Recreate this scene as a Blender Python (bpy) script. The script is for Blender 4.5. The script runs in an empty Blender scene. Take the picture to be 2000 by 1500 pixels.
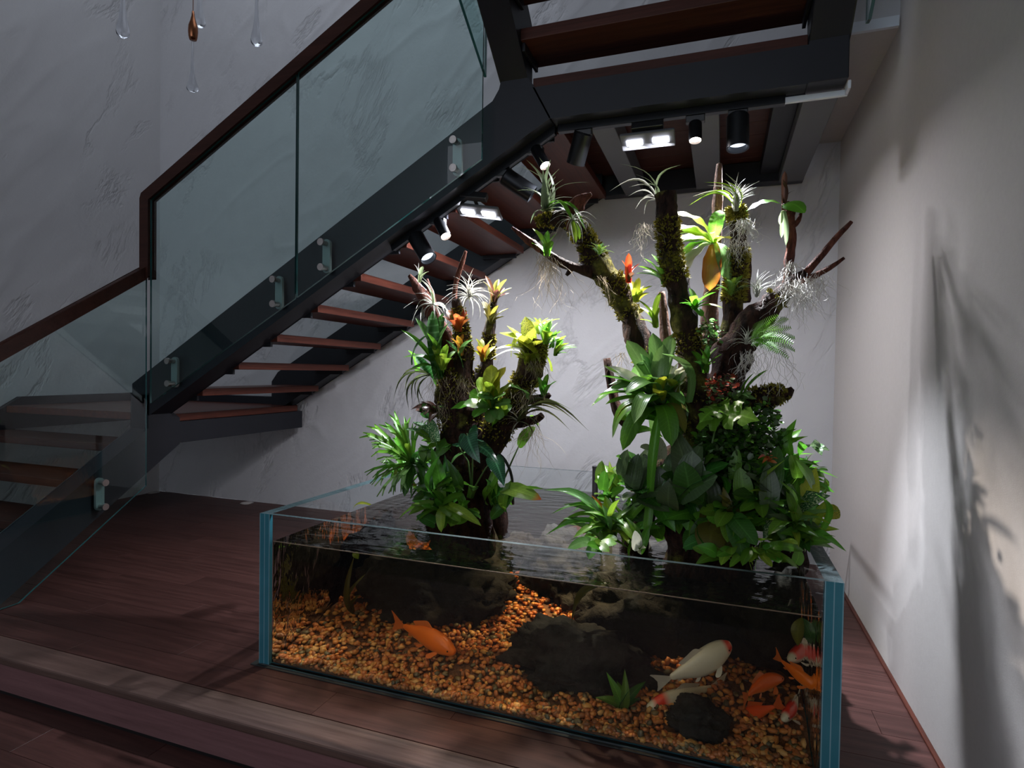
import bpy, bmesh, math, random
from mathutils import Vector, Matrix, Quaternion, noise
random.seed(7)
SC = bpy.context.scene
COL = SC.collection
PI = math.pi

# ------------------------------------------------------------------ camera, world, exposure
CAM_H = 1.17
FPX = 1142.0
YAW, PITCH, ROLL = 0.34259, 0.02115, 0.01539
fw = Vector((-math.sin(YAW)*math.cos(PITCH), math.cos(YAW)*math.cos(PITCH), -math.sin(PITCH)))
_r0 = Vector((math.cos(YAW), math.sin(YAW), 0)); _u0 = _r0.cross(fw)
rt = math.cos(ROLL)*_r0 + math.sin(ROLL)*_u0
up = -math.sin(ROLL)*_r0 + math.cos(ROLL)*_u0
cd = bpy.data.cameras.new('camera'); cam = bpy.data.objects.new('camera', cd); COL.objects.link(cam)
cd.sensor_width = 36.0; cd.lens = 36.0*FPX/2000.0; cd.clip_start = 0.02
cam.matrix_world = Matrix(((rt.x, up.x, -fw.x, 0), (rt.y, up.y, -fw.y, 0), (rt.z, up.z, -fw.z, CAM_H), (0, 0, 0, 1)))
SC.camera = cam
SC.view_settings.view_transform = 'Standard'; SC.view_settings.look = 'None'
SC.view_settings.exposure = 0.0; SC.view_settings.gamma = 1.0; SC.view_settings.use_curve_mapping = False
W = bpy.data.worlds.new('world'); SC.world = W; W.use_nodes = True
bg = W.node_tree.nodes['Background']; bg.inputs[0].default_value = (0.80, 0.88, 1.0, 1); bg.inputs[1].default_value = 1.35
SC.cycles.max_bounces = 10; SC.cycles.transparent_max_bounces = 32; SC.cycles.diffuse_bounces = 4
SC.cycles.sample_clamp_indirect = 4.0
LAMP = 2.2      # overall lamp power


def at(px, py, Y):
    """photo pixel (2000x1500) -> world point on the plane y = Y"""
    d = fw + rt*((px-1000)/FPX) - up*((py-750)/FPX)
    return Vector((0, 0, CAM_H)) + d*(Y/d.y)


def msize(n, p):
    """n photo pixels at world point p, in metres"""
    return n*((Vector(p)-Vector((0, 0, CAM_H))).dot(fw))/FPX


# ------------------------------------------------------------------ materials
def newmat(name):
    m = bpy.data.materials.new(name); m.use_nodes = True
    nt = m.node_tree; nt.nodes.clear()
    return m, nt, nt.nodes, nt.links


def N(nt, t, **kw):
    n = nt.nodes.new(t)
    for k, v in kw.items():
        if k.startswith('i_'):
            k2 = k[2:]
            n.inputs[int(k2) if k2.isdigit() else k2].default_value = v
        else:
            setattr(n, k, v)
    return n


def ramp(nt, fac, stops):
    r = N(nt, 'ShaderNodeValToRGB'); e = r.color_ramp.elements
    while len(e) > 1: e.remove(e[0])
    e[0].position = stops[0][0]; e[0].color = tuple(stops[0][1])+(1,)
    for p, c in stops[1:]:
        x = e.new(p); x.color = tuple(c)+(1,)
    if fac is not None: nt.links.new(fac, r.inputs[0])
    return r


def c4(c): return (c[0], c[1], c[2], 1)


def mathn(nt, op, a, b=None, clamp=False):
    n = N(nt, 'ShaderNodeMath', operation=op); n.use_clamp = clamp
    for i, v in enumerate((a, b)):
        if v is None: continue
        if hasattr(v, 'links'): nt.links.new(v, n.inputs[i])
        else: n.inputs[i].default_value = v
    return n.outputs[0]


def mixc(nt, fac, a, b, blend='MIX'):
    n = N(nt, 'ShaderNodeMix', data_type='RGBA', blend_type=blend)
    for i, v in ((0, fac), (6, a), (7, b)):
        if hasattr(v, 'links'): nt.links.new(v, n.inputs[i])
        elif i == 0: n.inputs[0].default_value = v
        else: n.inputs[i].default_value = c4(v)
    return n.outputs[2]


def pbsdf(nt, color, rough=0.5, metal=0.0, normal=None, spec=0.5, out=True):
    p = N(nt, 'ShaderNodeBsdfPrincipled')
    for key, v in (('Base Color', color), ('Roughness', rough), ('Metallic', metal), ('Specular IOR Level', spec)):
        if hasattr(v, 'links'): nt.links.new(v, p.inputs[key])
        else: p.inputs[key].default_value = c4(v) if key == 'Base Color' else v
    if normal is not None: nt.links.new(normal, p.inputs['Normal'])
    if out:
        o = N(nt, 'ShaderNodeOutputMaterial'); nt.links.new(p.outputs[0], o.inputs[0])
    return p


def bump(nt, h, strength=0.3, dist=0.01, normal=None):
    b = N(nt, 'ShaderNodeBump'); b.inputs['Strength'].default_value = strength; b.inputs['Distance'].default_value = dist
    nt.links.new(h, b.inputs['Height'])
    if normal is not None: nt.links.new(normal, b.inputs['Normal'])
    return b.outputs[0]


def objco(nt, scale=(1, 1, 1), rot=(0, 0, 0), kind='Object'):
    t = N(nt, 'ShaderNodeTexCoord'); m = N(nt, 'ShaderNodeMapping')
    m.inputs['Scale'].default_value = scale; m.inputs['Rotation'].default_value = rot
    nt.links.new(t.outputs[kind], m.inputs[0])
    return m.outputs[0]


def tex(nt, co, scale, detail=4, rough=0.55, dist=0.0):
    n = N(nt, 'ShaderNodeTexNoise'); n.inputs['Scale'].default_value = scale; n.inputs['Detail'].default_value = detail
    n.inputs['Roughness'].default_value = rough; n.inputs['Distortion'].default_value = dist
    nt.links.new(co, n.inputs['Vector'])
    return n.outputs[0]


def plain(name, color, rough=0.5, metal=0.0, bs=None, bstr=0.15, var=0.0, spec=0.5):
    m, nt, _, _ = newmat(name)
    col = color; nrm = None
    if var or bs:
        co = objco(nt); f = tex(nt, co, bs or 12, 5)
        if var:
            col = mixc(nt, f, tuple(x*(1-var) for x in color), tuple(min(1, x*(1+var)) for x in color))
        if bs: nrm = bump(nt, f, bstr, 0.01)
    pbsdf(nt, col, rough, metal, nrm, spec)
    return m


def m_plaster(name, c, rot, st):
    m, nt, _, _ = newmat(name)
    co = objco(nt, (1, 1, 1), rot)
    m2 = N(nt, 'ShaderNodeMapping'); m2.inputs['Scale'].default_value = st; nt.links.new(co, m2.inputs[0]); co2 = m2.outputs[0]
    big = tex(nt, co2, 0.95, 6, 0.62, 0.3)
    ridge = mathn(nt, 'ABSOLUTE', mathn(nt, 'SUBTRACT', big, 0.5))
    vein = ramp(nt, ridge, [(0.0, (1, 1, 1)), (0.012, (.55, .55, .55)), (0.03, (0, 0, 0))]).outputs[0]
    gate = ramp(nt, tex(nt, co, 1.3, 2), [(0.44, (0, 0, 0)), (0.56, (1, 1, 1))]).outputs[0]
    v = mathn(nt, 'MULTIPLY', vein, gate)
    fine = tex(nt, co, 38, 6, 0.65)
    mid = tex(nt, co2, 5, 5, 0.6, 0.3)
    h = mathn(nt, 'ADD', mathn(nt, 'MULTIPLY', v, -0.9), mathn(nt, 'ADD', mathn(nt, 'MULTIPLY', fine, 0.16), mathn(nt, 'MULTIPLY', mid, 0.5)))
    nrm = bump(nt, h, 0.40, 0.02)
    tone = mixc(nt, mid, tuple(x*0.93 for x in c), tuple(x*1.04 for x in c))
    col = mixc(nt, mathn(nt, 'MULTIPLY', v, 0.22), tone, tuple(x*0.45 for x in c))
    pbsdf(nt, col, 0.85, 0, nrm, 0.25)
    return m


def m_wallpaper():
    m, nt, _, _ = newmat('woven_wallpaper')
    co = objco(nt)
    a = tex(nt, objco(nt, (1, 1, 6)), 130, 3, 0.6); b = tex(nt, objco(nt, (1, 7, 1)), 110, 3, 0.6)
    h = mathn(nt, 'ADD', a, b)
    col = mixc(nt, tex(nt, co, 60, 4), (0.47, 0.435, 0.415), (0.53, 0.495, 0.475))
    pbsdf(nt, col, 0.8, 0, bump(nt, h, 0.2, 0.003), 0.2)
    return m


def m_wood(name, c1, c2, rough=0.4, axis='x', scale=1.0, rnd=0.35):
    m, nt, _, _ = newmat(name)
    s = {'x': (1.2, 22, 22), 'y': (22, 1.2, 22)}[axis]
    oi = N(nt, 'ShaderNodeObjectInfo')
    t = N(nt, 'ShaderNodeTexCoord'); mp = N(nt, 'ShaderNodeMapping'); mp.inputs['Scale'].default_value = tuple(q*scale for q in s)
    cmb = N(nt, 'ShaderNodeCombineXYZ')
    for i in range(3): nt.links.new(mathn(nt, 'MULTIPLY', oi.outputs['Random'], 37.0*(i+1)), cmb.inputs[i])
    nt.links.new(t.outputs['Object'], mp.inputs[0]); nt.links.new(cmb.outputs[0], mp.inputs[1])
    g = tex(nt, mp.outputs[0], 1.6, 6, 0.62, 0.6)
    g2 = tex(nt, mp.outputs[0], 7, 3, 0.6)
    f = mathn(nt, 'ADD', mathn(nt, 'MULTIPLY', g, 0.7), mathn(nt, 'MULTIPLY', g2, 0.3))
    r = ramp(nt, f, [(0.30, c1), (0.68, c2)])
    k = mathn(nt, 'ADD', mathn(nt, 'MULTIPLY', oi.outputs['Random'], rnd), 1.0-rnd/2)
    col = N(nt, 'ShaderNodeVectorMath', operation='SCALE'); nt.links.new(r.outputs[0], col.inputs[0]); nt.links.new(k, col.inputs['Scale'])
    pbsdf(nt, col.outputs[0], rough, 0, bump(nt, f, 0.18, 0.003), 0.16)
    return m


def glassy(name, tint, ior=1.5, rough=0.0, bumpnode=None, volume=None, toponly=False):
    m, nt, nodes, links = newmat(name)
    tr = N(nt, 'ShaderNodeBsdfTransparent'); tr.inputs[0].default_value = c4(tint)
    gl = N(nt, 'ShaderNodeBsdfGlossy'); gl.inputs['Roughness'].default_value = rough; gl.inputs[0].default_value = (1, 1, 1, 1)
    fr = N(nt, 'ShaderNodeFresnel'); fr.inputs[0].default_value = ior
    fac = fr.outputs[0]
    if bumpnode:
        nrm = bumpnode(nt); links.new(nrm, gl.inputs['Normal']); links.new(nrm, fr.inputs['Normal'])
    geo = N(nt, 'ShaderNodeNewGeometry')
    if toponly:      # the water reflects from above at its surface and, inside, at the panes (total reflection)
        sx = N(nt, 'ShaderNodeSeparateXYZ'); links.new(geo.outputs['True Normal'], sx.inputs[0])
        top = mathn(nt, 'GREATER_THAN', mathn(nt, 'ABSOLUTE', sx.outputs[2]), 0.5); bf = geo.outputs['Backfacing']
        on = mathn(nt, 'ADD', mathn(nt, 'MULTIPLY', top, mathn(nt, 'SUBTRACT', 1.0, bf)), mathn(nt, 'MULTIPLY', bf, mathn(nt, 'SUBTRACT', 1.0, top)))
        fac = mathn(nt, 'MULTIPLY', fac, on)
    else: fac = mathn(nt, 'MULTIPLY', fac, mathn(nt, 'SUBTRACT', 1.0, geo.outputs['Backfacing']))
    mx = N(nt, 'ShaderNodeMixShader'); links.new(fac, mx.inputs[0]); links.new(tr.outputs[0], mx.inputs[1]); links.new(gl.outputs[0], mx.inputs[2])
    o = N(nt, 'ShaderNodeOutputMaterial'); links.new(mx.outputs[0], o.inputs[0])
    if volume:
        va = N(nt, 'ShaderNodeVolumeAbsorption'); va.inputs[0].default_value = c4(volume[0]); va.inputs[1].default_value = volume[1]
        links.new(va.outputs[0], o.inputs[1])
    return m


def ripples(nt):
    co = objco(nt)
    w = N(nt, 'ShaderNodeTexWave', wave_type='RINGS', rings_direction='SPHERICAL'); w.inputs['Scale'].default_value = 7.5
    w.inputs['Distortion'].default_value = 2.2; w.inputs['Detail'].default_value = 2
    nt.links.new(objco(nt), w.inputs['Vector'])
    a = tex(nt, objco(nt, (1, 2.4, 1), (0, 0, .2)), 5.5, 3, 0.5, 0.5)
    h = mathn(nt, 'ADD', mathn(nt, 'MULTIPLY', w.outputs['Fac'], 0.10), a)
    return bump(nt, h, 0.34, 0.022)


def emit(name, c, s):
    m, nt, _, links = newmat(name)
    e = N(nt, 'ShaderNodeEmission'); e.inputs[0].default_value = c4(c); e.inputs[1].default_value = s
    o = N(nt, 'ShaderNodeOutputMaterial'); links.new(e.outputs[0], o.inputs[0])
    return m


def m_leaf(name, c1, c2, vein=0.25, spots=None, rough=0.32, trans=0.46, band=None, blotch=None, tipc=None):
    """c1 along the midrib, c2 at the edge (leaf colours, by UV)"""
    m, nt, _, links = newmat('leaf_'+name)
    uv = N(nt, 'ShaderNodeTexCoord'); sx = N(nt, 'ShaderNodeSeparateXYZ'); links.new(uv.outputs['UV'], sx.inputs[0])
    a = mathn(nt, 'MULTIPLY', mathn(nt, 'ABSOLUTE', mathn(nt, 'SUBTRACT', sx.outputs[0], 0.5)), 2.0)
    oi = N(nt, 'ShaderNodeObjectInfo')
    co = objco(nt)
    col = mixc(nt, a, c1, c2)
    ns = tex(nt, co, 9, 4)
    col = mixc(nt, mathn(nt, 'MULTIPLY', ns, 0.5), col, tuple(x*0.55 for x in c2))
    if vein:
        v = ramp(nt, a, [(0.0, (1, 1, 1)), (0.05, (.5, .5, .5)), (0.1, (0, 0, 0))]).outputs[0]
        w = mathn(nt, 'SINE', mathn(nt, 'MULTIPLY', mathn(nt, 'SUBTRACT', sx.outputs[1], mathn(nt, 'MULTIPLY', a, 0.12)), 95.0))
        w = ramp(nt, w, [(0.86, (0, 0, 0)), (1.0, (.5, .5, .5))]).outputs[0]
        col = mixc(nt, mathn(nt, 'MULTIPLY', mathn(nt, 'ADD', v, w, True), vein), col, tuple(min(1, x*2.4+.03) for x in c1))
    if spots:
        sp = ramp(nt, tex(nt, objco(nt, (1, 1, 1)), spots[1], 2, .5), [(spots[2], (0, 0, 0)), (spots[2]+.04, (1, 1, 1))]).outputs[0]
        col = mixc(nt, sp, col, spots[0])
    if band:
        w = mathn(nt, 'SINE', mathn(nt, 'MULTIPLY', sx.outputs[1], 60.0))
        col = mixc(nt, ramp(nt, w, [(0.55, (0, 0, 0)), (0.9, (.7, .7, .7))]).outputs[0], col, band)
    if tipc:
        col = mixc(nt, ramp(nt, sx.outputs[1], [(0.86, (0, 0, 0)), (0.97, (1, 1, 1))]).outputs[0], col, tipc)
    hsv = N(nt, 'ShaderNodeHueSaturation'); links.new(col, hsv.inputs['Color'])
    links.new(mathn(nt, 'ADD', mathn(nt, 'MULTIPLY', oi.outputs['Random'], 0.5), 0.75), hsv.inputs['Value'])
    links.new(mathn(nt, 'ADD', mathn(nt, 'MULTIPLY', oi.outputs['Random'], 0.03), 0.485), hsv.inputs['Hue'])
    col = hsv.outputs[0]
    nrm = bump(nt, mathn(nt, 'SINE', mathn(nt, 'MULTIPLY', a, 22.0)), 0.06, 0.004)
    p = pbsdf(nt, col, rough, 0, nrm, 0.45, out=False)
    t = N(nt, 'ShaderNodeBsdfTranslucent'); links.new(col, t.inputs[0])
    mx = N(nt, 'ShaderNodeMixShader'); mx.inputs[0].default_value = trans
    links.new(p.outputs[0], mx.inputs[1]); links.new(t.outputs[0], mx.inputs[2])
    o = N(nt, 'ShaderNodeOutputMaterial'); links.new(mx.outputs[0], o.inputs[0])
    return m


def m_bark(name, c1, c2, moss=0.0, rough=0.8):
    m, nt, _, links = newmat(name)
    co = objco(nt)
    n1 = tex(nt, objco(nt, (2.5, 2.5, .7)), 22, 6, 0.65, 0.5)
    n2 = tex(nt, co, 60, 4)
    col = ramp(nt, n1, [(0.35, c1), (0.7, c2)]).outputs[0]
    h = mathn(nt, 'ADD', n1, mathn(nt, 'MULTIPLY', n2, 0.35))
    if moss:
        mm = tex(nt, co, 7, 5, 0.6)
        f = ramp(nt, mm, [(0.62-moss*0.35, (0, 0, 0)), (0.72-moss*0.35, (1, 1, 1))]).outputs[0]
        mc = ramp(nt, n2, [(0.3, (0.035, 0.035, 0.008)), (0.7, (0.16, 0.15, 0.03))]).outputs[0]
        col = mixc(nt, f, col, mc)
    pbsdf(nt, col, rough, 0, bump(nt, h, 1.0, 0.02), 0.12)
    return m


def m_pebble(name, island):
    m, nt, _, links = newmat(name)
    if island: r = N(nt, 'ShaderNodeNewGeometry').outputs['Random Per Island']
    else: r = N(nt, 'ShaderNodeObjectInfo').outputs['Random']
    col = ramp(nt, r, [(0.0, (.46, .13, .03)), (.14, (.60, .22, .045)), (.28, (.32, .11, .035)), (.4, (.66, .32, .08)), (.52, (.16, .12, .05)),
                       (.60, (.52, .15, .035)), (.74, (.10, .09, .05)), (.82, (.70, .38, .13)), (.9, (.55, .19, .045)), (1.0, (.38, .17, .06))])
    col.color_ramp.interpolation = 'CONSTANT'
    n = tex(nt, objco(nt), 90, 3)
    c = mixc(nt, n, col.outputs[0], (0.2, 0.09, 0.04))
    pbsdf(nt, mixc(nt, .75, c, col.outputs[0]), 0.4)
    return m


def m_crystal():
    m, nt, _, links = newmat('crystal')
    g = N(nt, 'ShaderNodeBsdfGlass'); g.inputs['IOR'].default_value = 1.46; g.inputs['Roughness'].default_value = 0.0; g.inputs['Color'].default_value = (.95, .96, .98, 1)
    o = N(nt, 'ShaderNodeOutputMaterial'); links.new(g.outputs[0], o.inputs[0])
    return m


def m_attr(name, attr='Col', rough=0.3):
    m, nt, _, links = newmat(name)
    a = N(nt, 'ShaderNodeVertexColor'); a.layer_name = attr
    v = N(nt, 'ShaderNodeTexVoronoi'); v.inputs['Scale'].default_value = 90
    links.new(objco(nt), v.inputs['Vector'])
    pbsdf(nt, a.outputs[0], rough, 0, bump(nt, v.outputs[0], 0.10, 0.003), 0.5)
    return m


M = dict(
    plaster=m_plaster('rough_plaster', (0.50, 0.49, 0.505), (0, -0.55, 0), (1.6, 1, .65)),
    plaster_l=m_plaster('rough_plaster_side', (0.50, 0.49, 0.50), (0.55, 0, 0), (1, 1.6, .65)),
    paper=m_wallpaper(),
    slab=plain('painted_slab', (0.46, 0.43, 0.41), 0.85, bs=40, bstr=.2, var=.06),
    ceil=plain('ceiling_paint', (0.5, 0.5, 0.5), 0.9, bs=30, bstr=.05),
    plank=m_wood('wood_plank', (0.030, 0.0125, 0.0105), (0.080, 0.034, 0.029), 0.42, 'x', 1.0, .25),
    nosing=m_wood('wood_nosing', (0.060, 0.034, 0.028), (0.115, 0.070, 0.058), 0.45, 'x', 1.0, .1),
    riser=m_wood('wood_riser', (0.115, 0.055, 0.056), (0.21, 0.105, 0.107), 0.5, 'x', .8, .1),
    tread=m_wood('wood_tread', (0.034, 0.010, 0.007), (0.105, 0.030, 0.019), 0.38, 'y', 1.0, .2),
    treadx=m_wood('wood_tread_long', (0.030, 0.011, 0.008), (0.080, 0.028, 0.020), 0.38, 'x', 1.0, .2),
    rail=m_wood('wood_handrail', (0.022, 0.008, 0.006), (0.055, 0.020, 0.014), 0.3, 'x', .6, .1),
    steel=plain('dark_steel', (0.014, 0.015, 0.020), 0.45, 0.1, bs=6, bstr=.06, var=.25, spec=.3),
    greysteel=plain('grey_steel', (0.085, 0.087, 0.095), 0.5, 0.2, bs=8, bstr=.05, var=.1),
    black=plain('black_metal', (0.014, 0.015, 0.018), 0.32, 0.6, bs=20, bstr=.02, var=.2),
    blackp=plain('black_plastic', (0.012, 0.012, 0.014), 0.4, 0.0, bs=20, bstr=.02, var=.2),
    whitep=plain('white_plastic', (0.62, 0.66, 0.72), 0.4, 0.0, bs=15, bstr=.02, var=.05),
    steelb=plain('brushed_steel', (0.42, 0.38, 0.36), 0.35, 1.0, bs=60, bstr=.1, var=.15),
    bronze=plain('bronze', (0.30, 0.12, 0.06), 0.25, 1.0, bs=30, bstr=.03, var=.2),
    glass=glassy('balustrade_glass', (0.86, 0.955, 0.945)),
    gedge=plain('glass_edge', (0.02, 0.085, 0.085), 0.15, 0.0, bs=9, bstr=.02, var=.3),
    tglass=glassy('tank_glass', (0.955, 0.98, 0.985)),
    tedge=plain('tank_glass_edge', (0.035, 0.155, 0.20), 0.18, 0.0, bs=7, bstr=.03, var=.2),
    tseam=plain('tank_glass_seam', (0.16, 0.30, 0.35), 0.2, 0.0, bs=7, bstr=.03, var=.1),
    ttop=plain('tank_glass_top', (0.030, 0.050, 0.054), 0.45, 0.0, bs=55, bstr=.55, var=.35, spec=.25),
    crystal=m_crystal(),
    water=glassy('tank_water', (0.97, 0.98, 0.96), 1.33, 0.0, ripples, ((0.70, 0.50, 0.16), 2.3), True),
    backing=plain('dark_backing', (0.010, 0.014, 0.007), 0.8, 0, bs=9, bstr=.3, var=.7),
    rock=plain('lava_rock', (0.009, 0.0085, 0.007), 0.85, 0, bs=38, bstr=1.0, var=.6),
    gravel=plain('gravel_base', (0.12, 0.05, 0.02), 0.8, 0, bs=60, bstr=.8, var=.6),
    peb=m_pebble('pebble', False), pebs=m_pebble('pebbles_far', True),
    mat=plain('rubber_mat', (0.010, 0.011, 0.011), 0.7, 0, bs=30, bstr=.1, var=.2),
    silicone=plain('silicone', (0.05, 0.06, 0.065), 0.4, 0, bs=30, bstr=.1, var=.2),
    stain=plain('lime_stain', (0.16, 0.10, 0.06), 0.5, 0, bs=60, bstr=.1, var=.5),
    fish=m_attr('koi_skin'),
    eye=plain('fish_eye', (0.01, 0.008, 0.006), 0.15, 0, bs=9, bstr=.01, var=.1),
    bark=m_bark('mossy_bark', (0.006, 0.0045, 0.004), (0.052, 0.026, 0.017), 0.30),
    barkd=m_bark('dark_bark', (0.006, 0.0035, 0.003), (0.055, 0.024, 0.016), 0.10),
    barkr=m_bark('red_driftwood', (0.035, 0.010, 0.007), (0.17, 0.058, 0.034), 0.0, .7),
    barkp=m_bark('pale_driftwood', (0.06, 0.03, 0.022), (0.20, 0.115, 0.085), 0.1, .7),
    moss=plain('moss_tufts', (0.20, 0.175, 0.025), 0.9, 0, bs=25, bstr=.1, var=.85, spec=.1),
    root=plain('root_fibre', (0.27, 0.215, 0.14), 0.8, 0, bs=25, bstr=.1, var=.4),
    silverhair=plain('silver_hair', (0.50, 0.47, 0.42), 0.8, 0, bs=25, bstr=.1, var=.3),
    stem=plain('plant_stem', (0.06, 0.12, 0.025), 0.45, 0, bs=25, bstr=.1, var=.3),
    lens_w=emit('lens_warm', (1.0, 0.80, 0.66), 30.0), lens_c=emit('lens_cool', (0.72, 0.82, 1.0), 2.0), led=emit('led_strip', (0.86, 0.88, 1.0), 40.0),
)
L = dict(
    green=m_leaf('green', (0.10, 0.285, 0.022), (0.08, 0.235, 0.020)),
    mid=m_leaf('mid_green', (0.145, 0.33, 0.028), (0.115, 0.275, 0.025)),
    dark=m_leaf('dark_green', (0.045, 0.145, 0.020), (0.036, 0.118, 0.018), .3, rough=.25, trans=.32),
    slate=m_leaf('slate_green', (0.080, 0.130, 0.050), (0.064, 0.108, 0.042), .3, rough=.3, trans=.3),
    lime=m_leaf('lime', (0.26, 0.40, 0.030), (0.19, 0.33, 0.028)),
    yellow=m_leaf('yellow_green', (0.42, 0.44, 0.035), (0.36, 0.40, 0.03)),
    spot=m_leaf('spotted', (0.42, 0.44, 0.04), (0.34, 0.40, 0.03), 0, ((0.03, 0.06, 0.012), 34, .53)),
    orange=m_leaf('orange', (0.50, 0.15, 0.03), (0.40, 0.075, 0.03), 0),
    amber=m_leaf('amber', (0.42, 0.30, 0.03), (0.45, 0.15, 0.02), 0),
    olive=m_leaf('olive', (0.17, 0.16, 0.025), (0.12, 0.11, 0.02), .1),
    red=m_leaf('red', (0.60, 0.05, 0.025), (0.48, 0.03, 0.02), 0),
    silver=m_leaf('silver', (0.45, 0.45, 0.37), (0.48, 0.47, 0.40), 0, rough=.6),
    greyg=m_leaf('grey_green', (0.19, 0.25, 0.12), (0.23, 0.28, 0.15), 0, rough=.5),
    pale=m_leaf('pale_green', (0.20, 0.38, 0.12), (0.13, 0.30, 0.07), .15, rough=.22),
    varieg=m_leaf('variegated', (0.06, 0.17, 0.05), (0.035, 0.12, 0.035), .2, ((0.50, 0.56, 0.32), 24, .56)),
    cream=m_leaf('cream', (0.62, 0.64, 0.45), (0.58, 0.60, 0.42), .1, ((0.10, 0.22, 0.05), 18, .66)),
    banded=m_leaf('banded', (0.05, 0.17, 0.03), (0.04, 0.14, 0.025), 0, band=(0.13, 0.27, 0.10)),
    brown=m_leaf('brown', (0.10, 0.045, 0.03), (0.07, 0.03, 0.02), .1),
    tipped=m_leaf('brown_tipped', (0.20, 0.36, 0.06), (0.15, 0.30, 0.04), .2, tipc=(.45, .12, .02)),
    white=m_leaf('white', (0.72, 0.74, 0.62), (0.70, 0.72, 0.58), .1),  # bract white; on green plants it puts lamp bleaching into the leaf colour
    arrow=m_leaf('veined_arrow', (0.03, 0.12, 0.06), (0.025, 0.10, 0.05), 1.0, rough=.2, trans=.12),
    grass=m_leaf('dry_grass', (0.08, 0.10, 0.03), (0.06, 0.07, 0.025), 0),
)


# ------------------------------------------------------------------ mesh builder
class MB:
    def __init__(s): s.v = []; s.f = []; s.mi = []; s.uv = None

    def add(s, verts, faces, mi=0):
        o = len(s.v); s.v += [Vector(p) for p in verts]
        s.f += [tuple(i+o for i in f) for f in faces]
        s.mi += [mi]*len(faces) if isinstance(mi, int) else mi
        return s

    def box(s, lo, hi, mi=0, mis=None):
        x0, y0, z0 = lo; x1, y1, z1 = hi
        v = [(x0, y0, z0), (x1, y0, z0), (x1, y1, z0), (x0, y1, z0), (x0, y0, z1), (x1, y0, z1), (x1, y1, z1), (x0, y1, z1)]
        f = [(3, 2, 1, 0), (4, 5, 6, 7), (0, 1, 5, 4), (1, 2, 6, 5), (2, 3, 7, 6), (3, 0, 4, 7)]
        return s.add(v, f, mis or mi)       # bottom, top, -y, +x, +y, -x

    def prism(s, poly, vec, mi=0, mi_cap=None, mi_side=None):
        n = len(poly); vec = Vector(vec); p = [Vector(q) for q in poly]
        nrm = Vector((0, 0, 0))
        for i in range(n):
            a, b = p[i], p[(i+1) % n]; nrm += a.cross(b)
        if nrm.dot(vec) > 0: p = p[::-1]
        v = p+[q+vec for q in p]
        f = [tuple(range(n)), tuple(range(2*n-1, n-1, -1))]+[(i, i+n, (i+1) % n+n, (i+1) % n) for i in range(n)]
        f = [f[0], f[1]]+[tuple(reversed(q)) for q in f[2:]]
        c = mi if mi_cap is None else mi_cap; sd = mi if mi_side is None else mi_side
        return s.add(v, f, [c, c]+[sd]*n)

    def tube(s, pts, rad, n=8, mi=0, cap=True, flat=1.0, jit=None):
        pts = [Vector(p) for p in pts]; k = len(pts)
        if not isinstance(rad, (list, tuple)): rad = [rad]*k
        t0 = (pts[1]-pts[0]).normalized(); ref = Vector((0, 0, 1)) if abs(t0.z) < .9 else Vector((1, 0, 0))
        u = t0.cross(ref).normalized(); o = len(s.v)
        for i, p in enumerate(pts):
            t = (pts[min(i+1, k-1)]-pts[max(i-1, 0)]).normalized()
            u = (u-t*u.dot(t)).normalized(); w = t.cross(u)
            for j in range(n):
                a = 2*PI*j/n; r = rad[i]
                if jit: r *= jit(p, u*math.cos(a)+w*math.sin(a), i/(k-1), a)
                s.v.append(p+u*(math.cos(a)*r)+w*(math.sin(a)*r*flat))
        for i in range(k-1):
            for j in range(n):
                a = o+i*n+j; b = o+i*n+(j+1) % n
                s.f.append((a, b, b+n, a+n)); s.mi.append(mi)
        if cap:
            s.f.append(tuple(o+j for j in reversed(range(n)))); s.mi.append(mi)
            s.f.append(tuple(o+(k-1)*n+j for j in range(n))); s.mi.append(mi)
        return s

    def cyl(s, a, b, r, n=16, mi=0, r2=None):
        return s.tube([a, b], [r, r if r2 is None else r2], n, mi)

    def build(s, name, mats, parent=None, smooth=False, at0=None, origin=None, link=True):
        off = Vector((0, 0, 0))
        if parent is not None:
            off = parent.location.copy(); q = parent.parent
            while q is not None: off += q.location; q = q.parent
        if origin is not None: o0 = Vector(origin)
        else: o0 = off
        me = bpy.data.meshes.new(name)
        me.from_pydata([p-o0 for p in s.v], [], s.f); me.update()
        for m in (mats if isinstance(mats, (list, tuple)) else [mats]): me.materials.append(m)
        if len(set(s.mi)) > 1: me.polygons.foreach_set('material_index', s.mi)
        if smooth: me.polygons.foreach_set('use_smooth', [True]*len(me.polygons))
        ob = bpy.data.objects.new(name, me); COL.objects.link(ob)
        if parent is not None: ob.parent = parent
        ob.location = o0-off
        return ob


def tag(o, label, cat, group=None, kind=None):
    o['label'] = label; o['category'] = cat
    if group: o['group'] = group
    if kind: o['kind'] = kind
    return o


def thing(name, label, cat, loc, group=None):
    o = bpy.data.objects.new(name, None); COL.objects.link(o); o.location = Vector(loc); o.empty_display_size = .05
    return tag(o, label, cat, group)


def struct(o):
    o['kind'] = 'structure'; return o


def bevel(o, w=0.004, seg=2):
    m = o.modifiers.new('bevel', 'BEVEL'); m.width = w; m.segments = seg; m.limit_method = 'ANGLE'; m.angle_limit = 0.6
    return o


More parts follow.
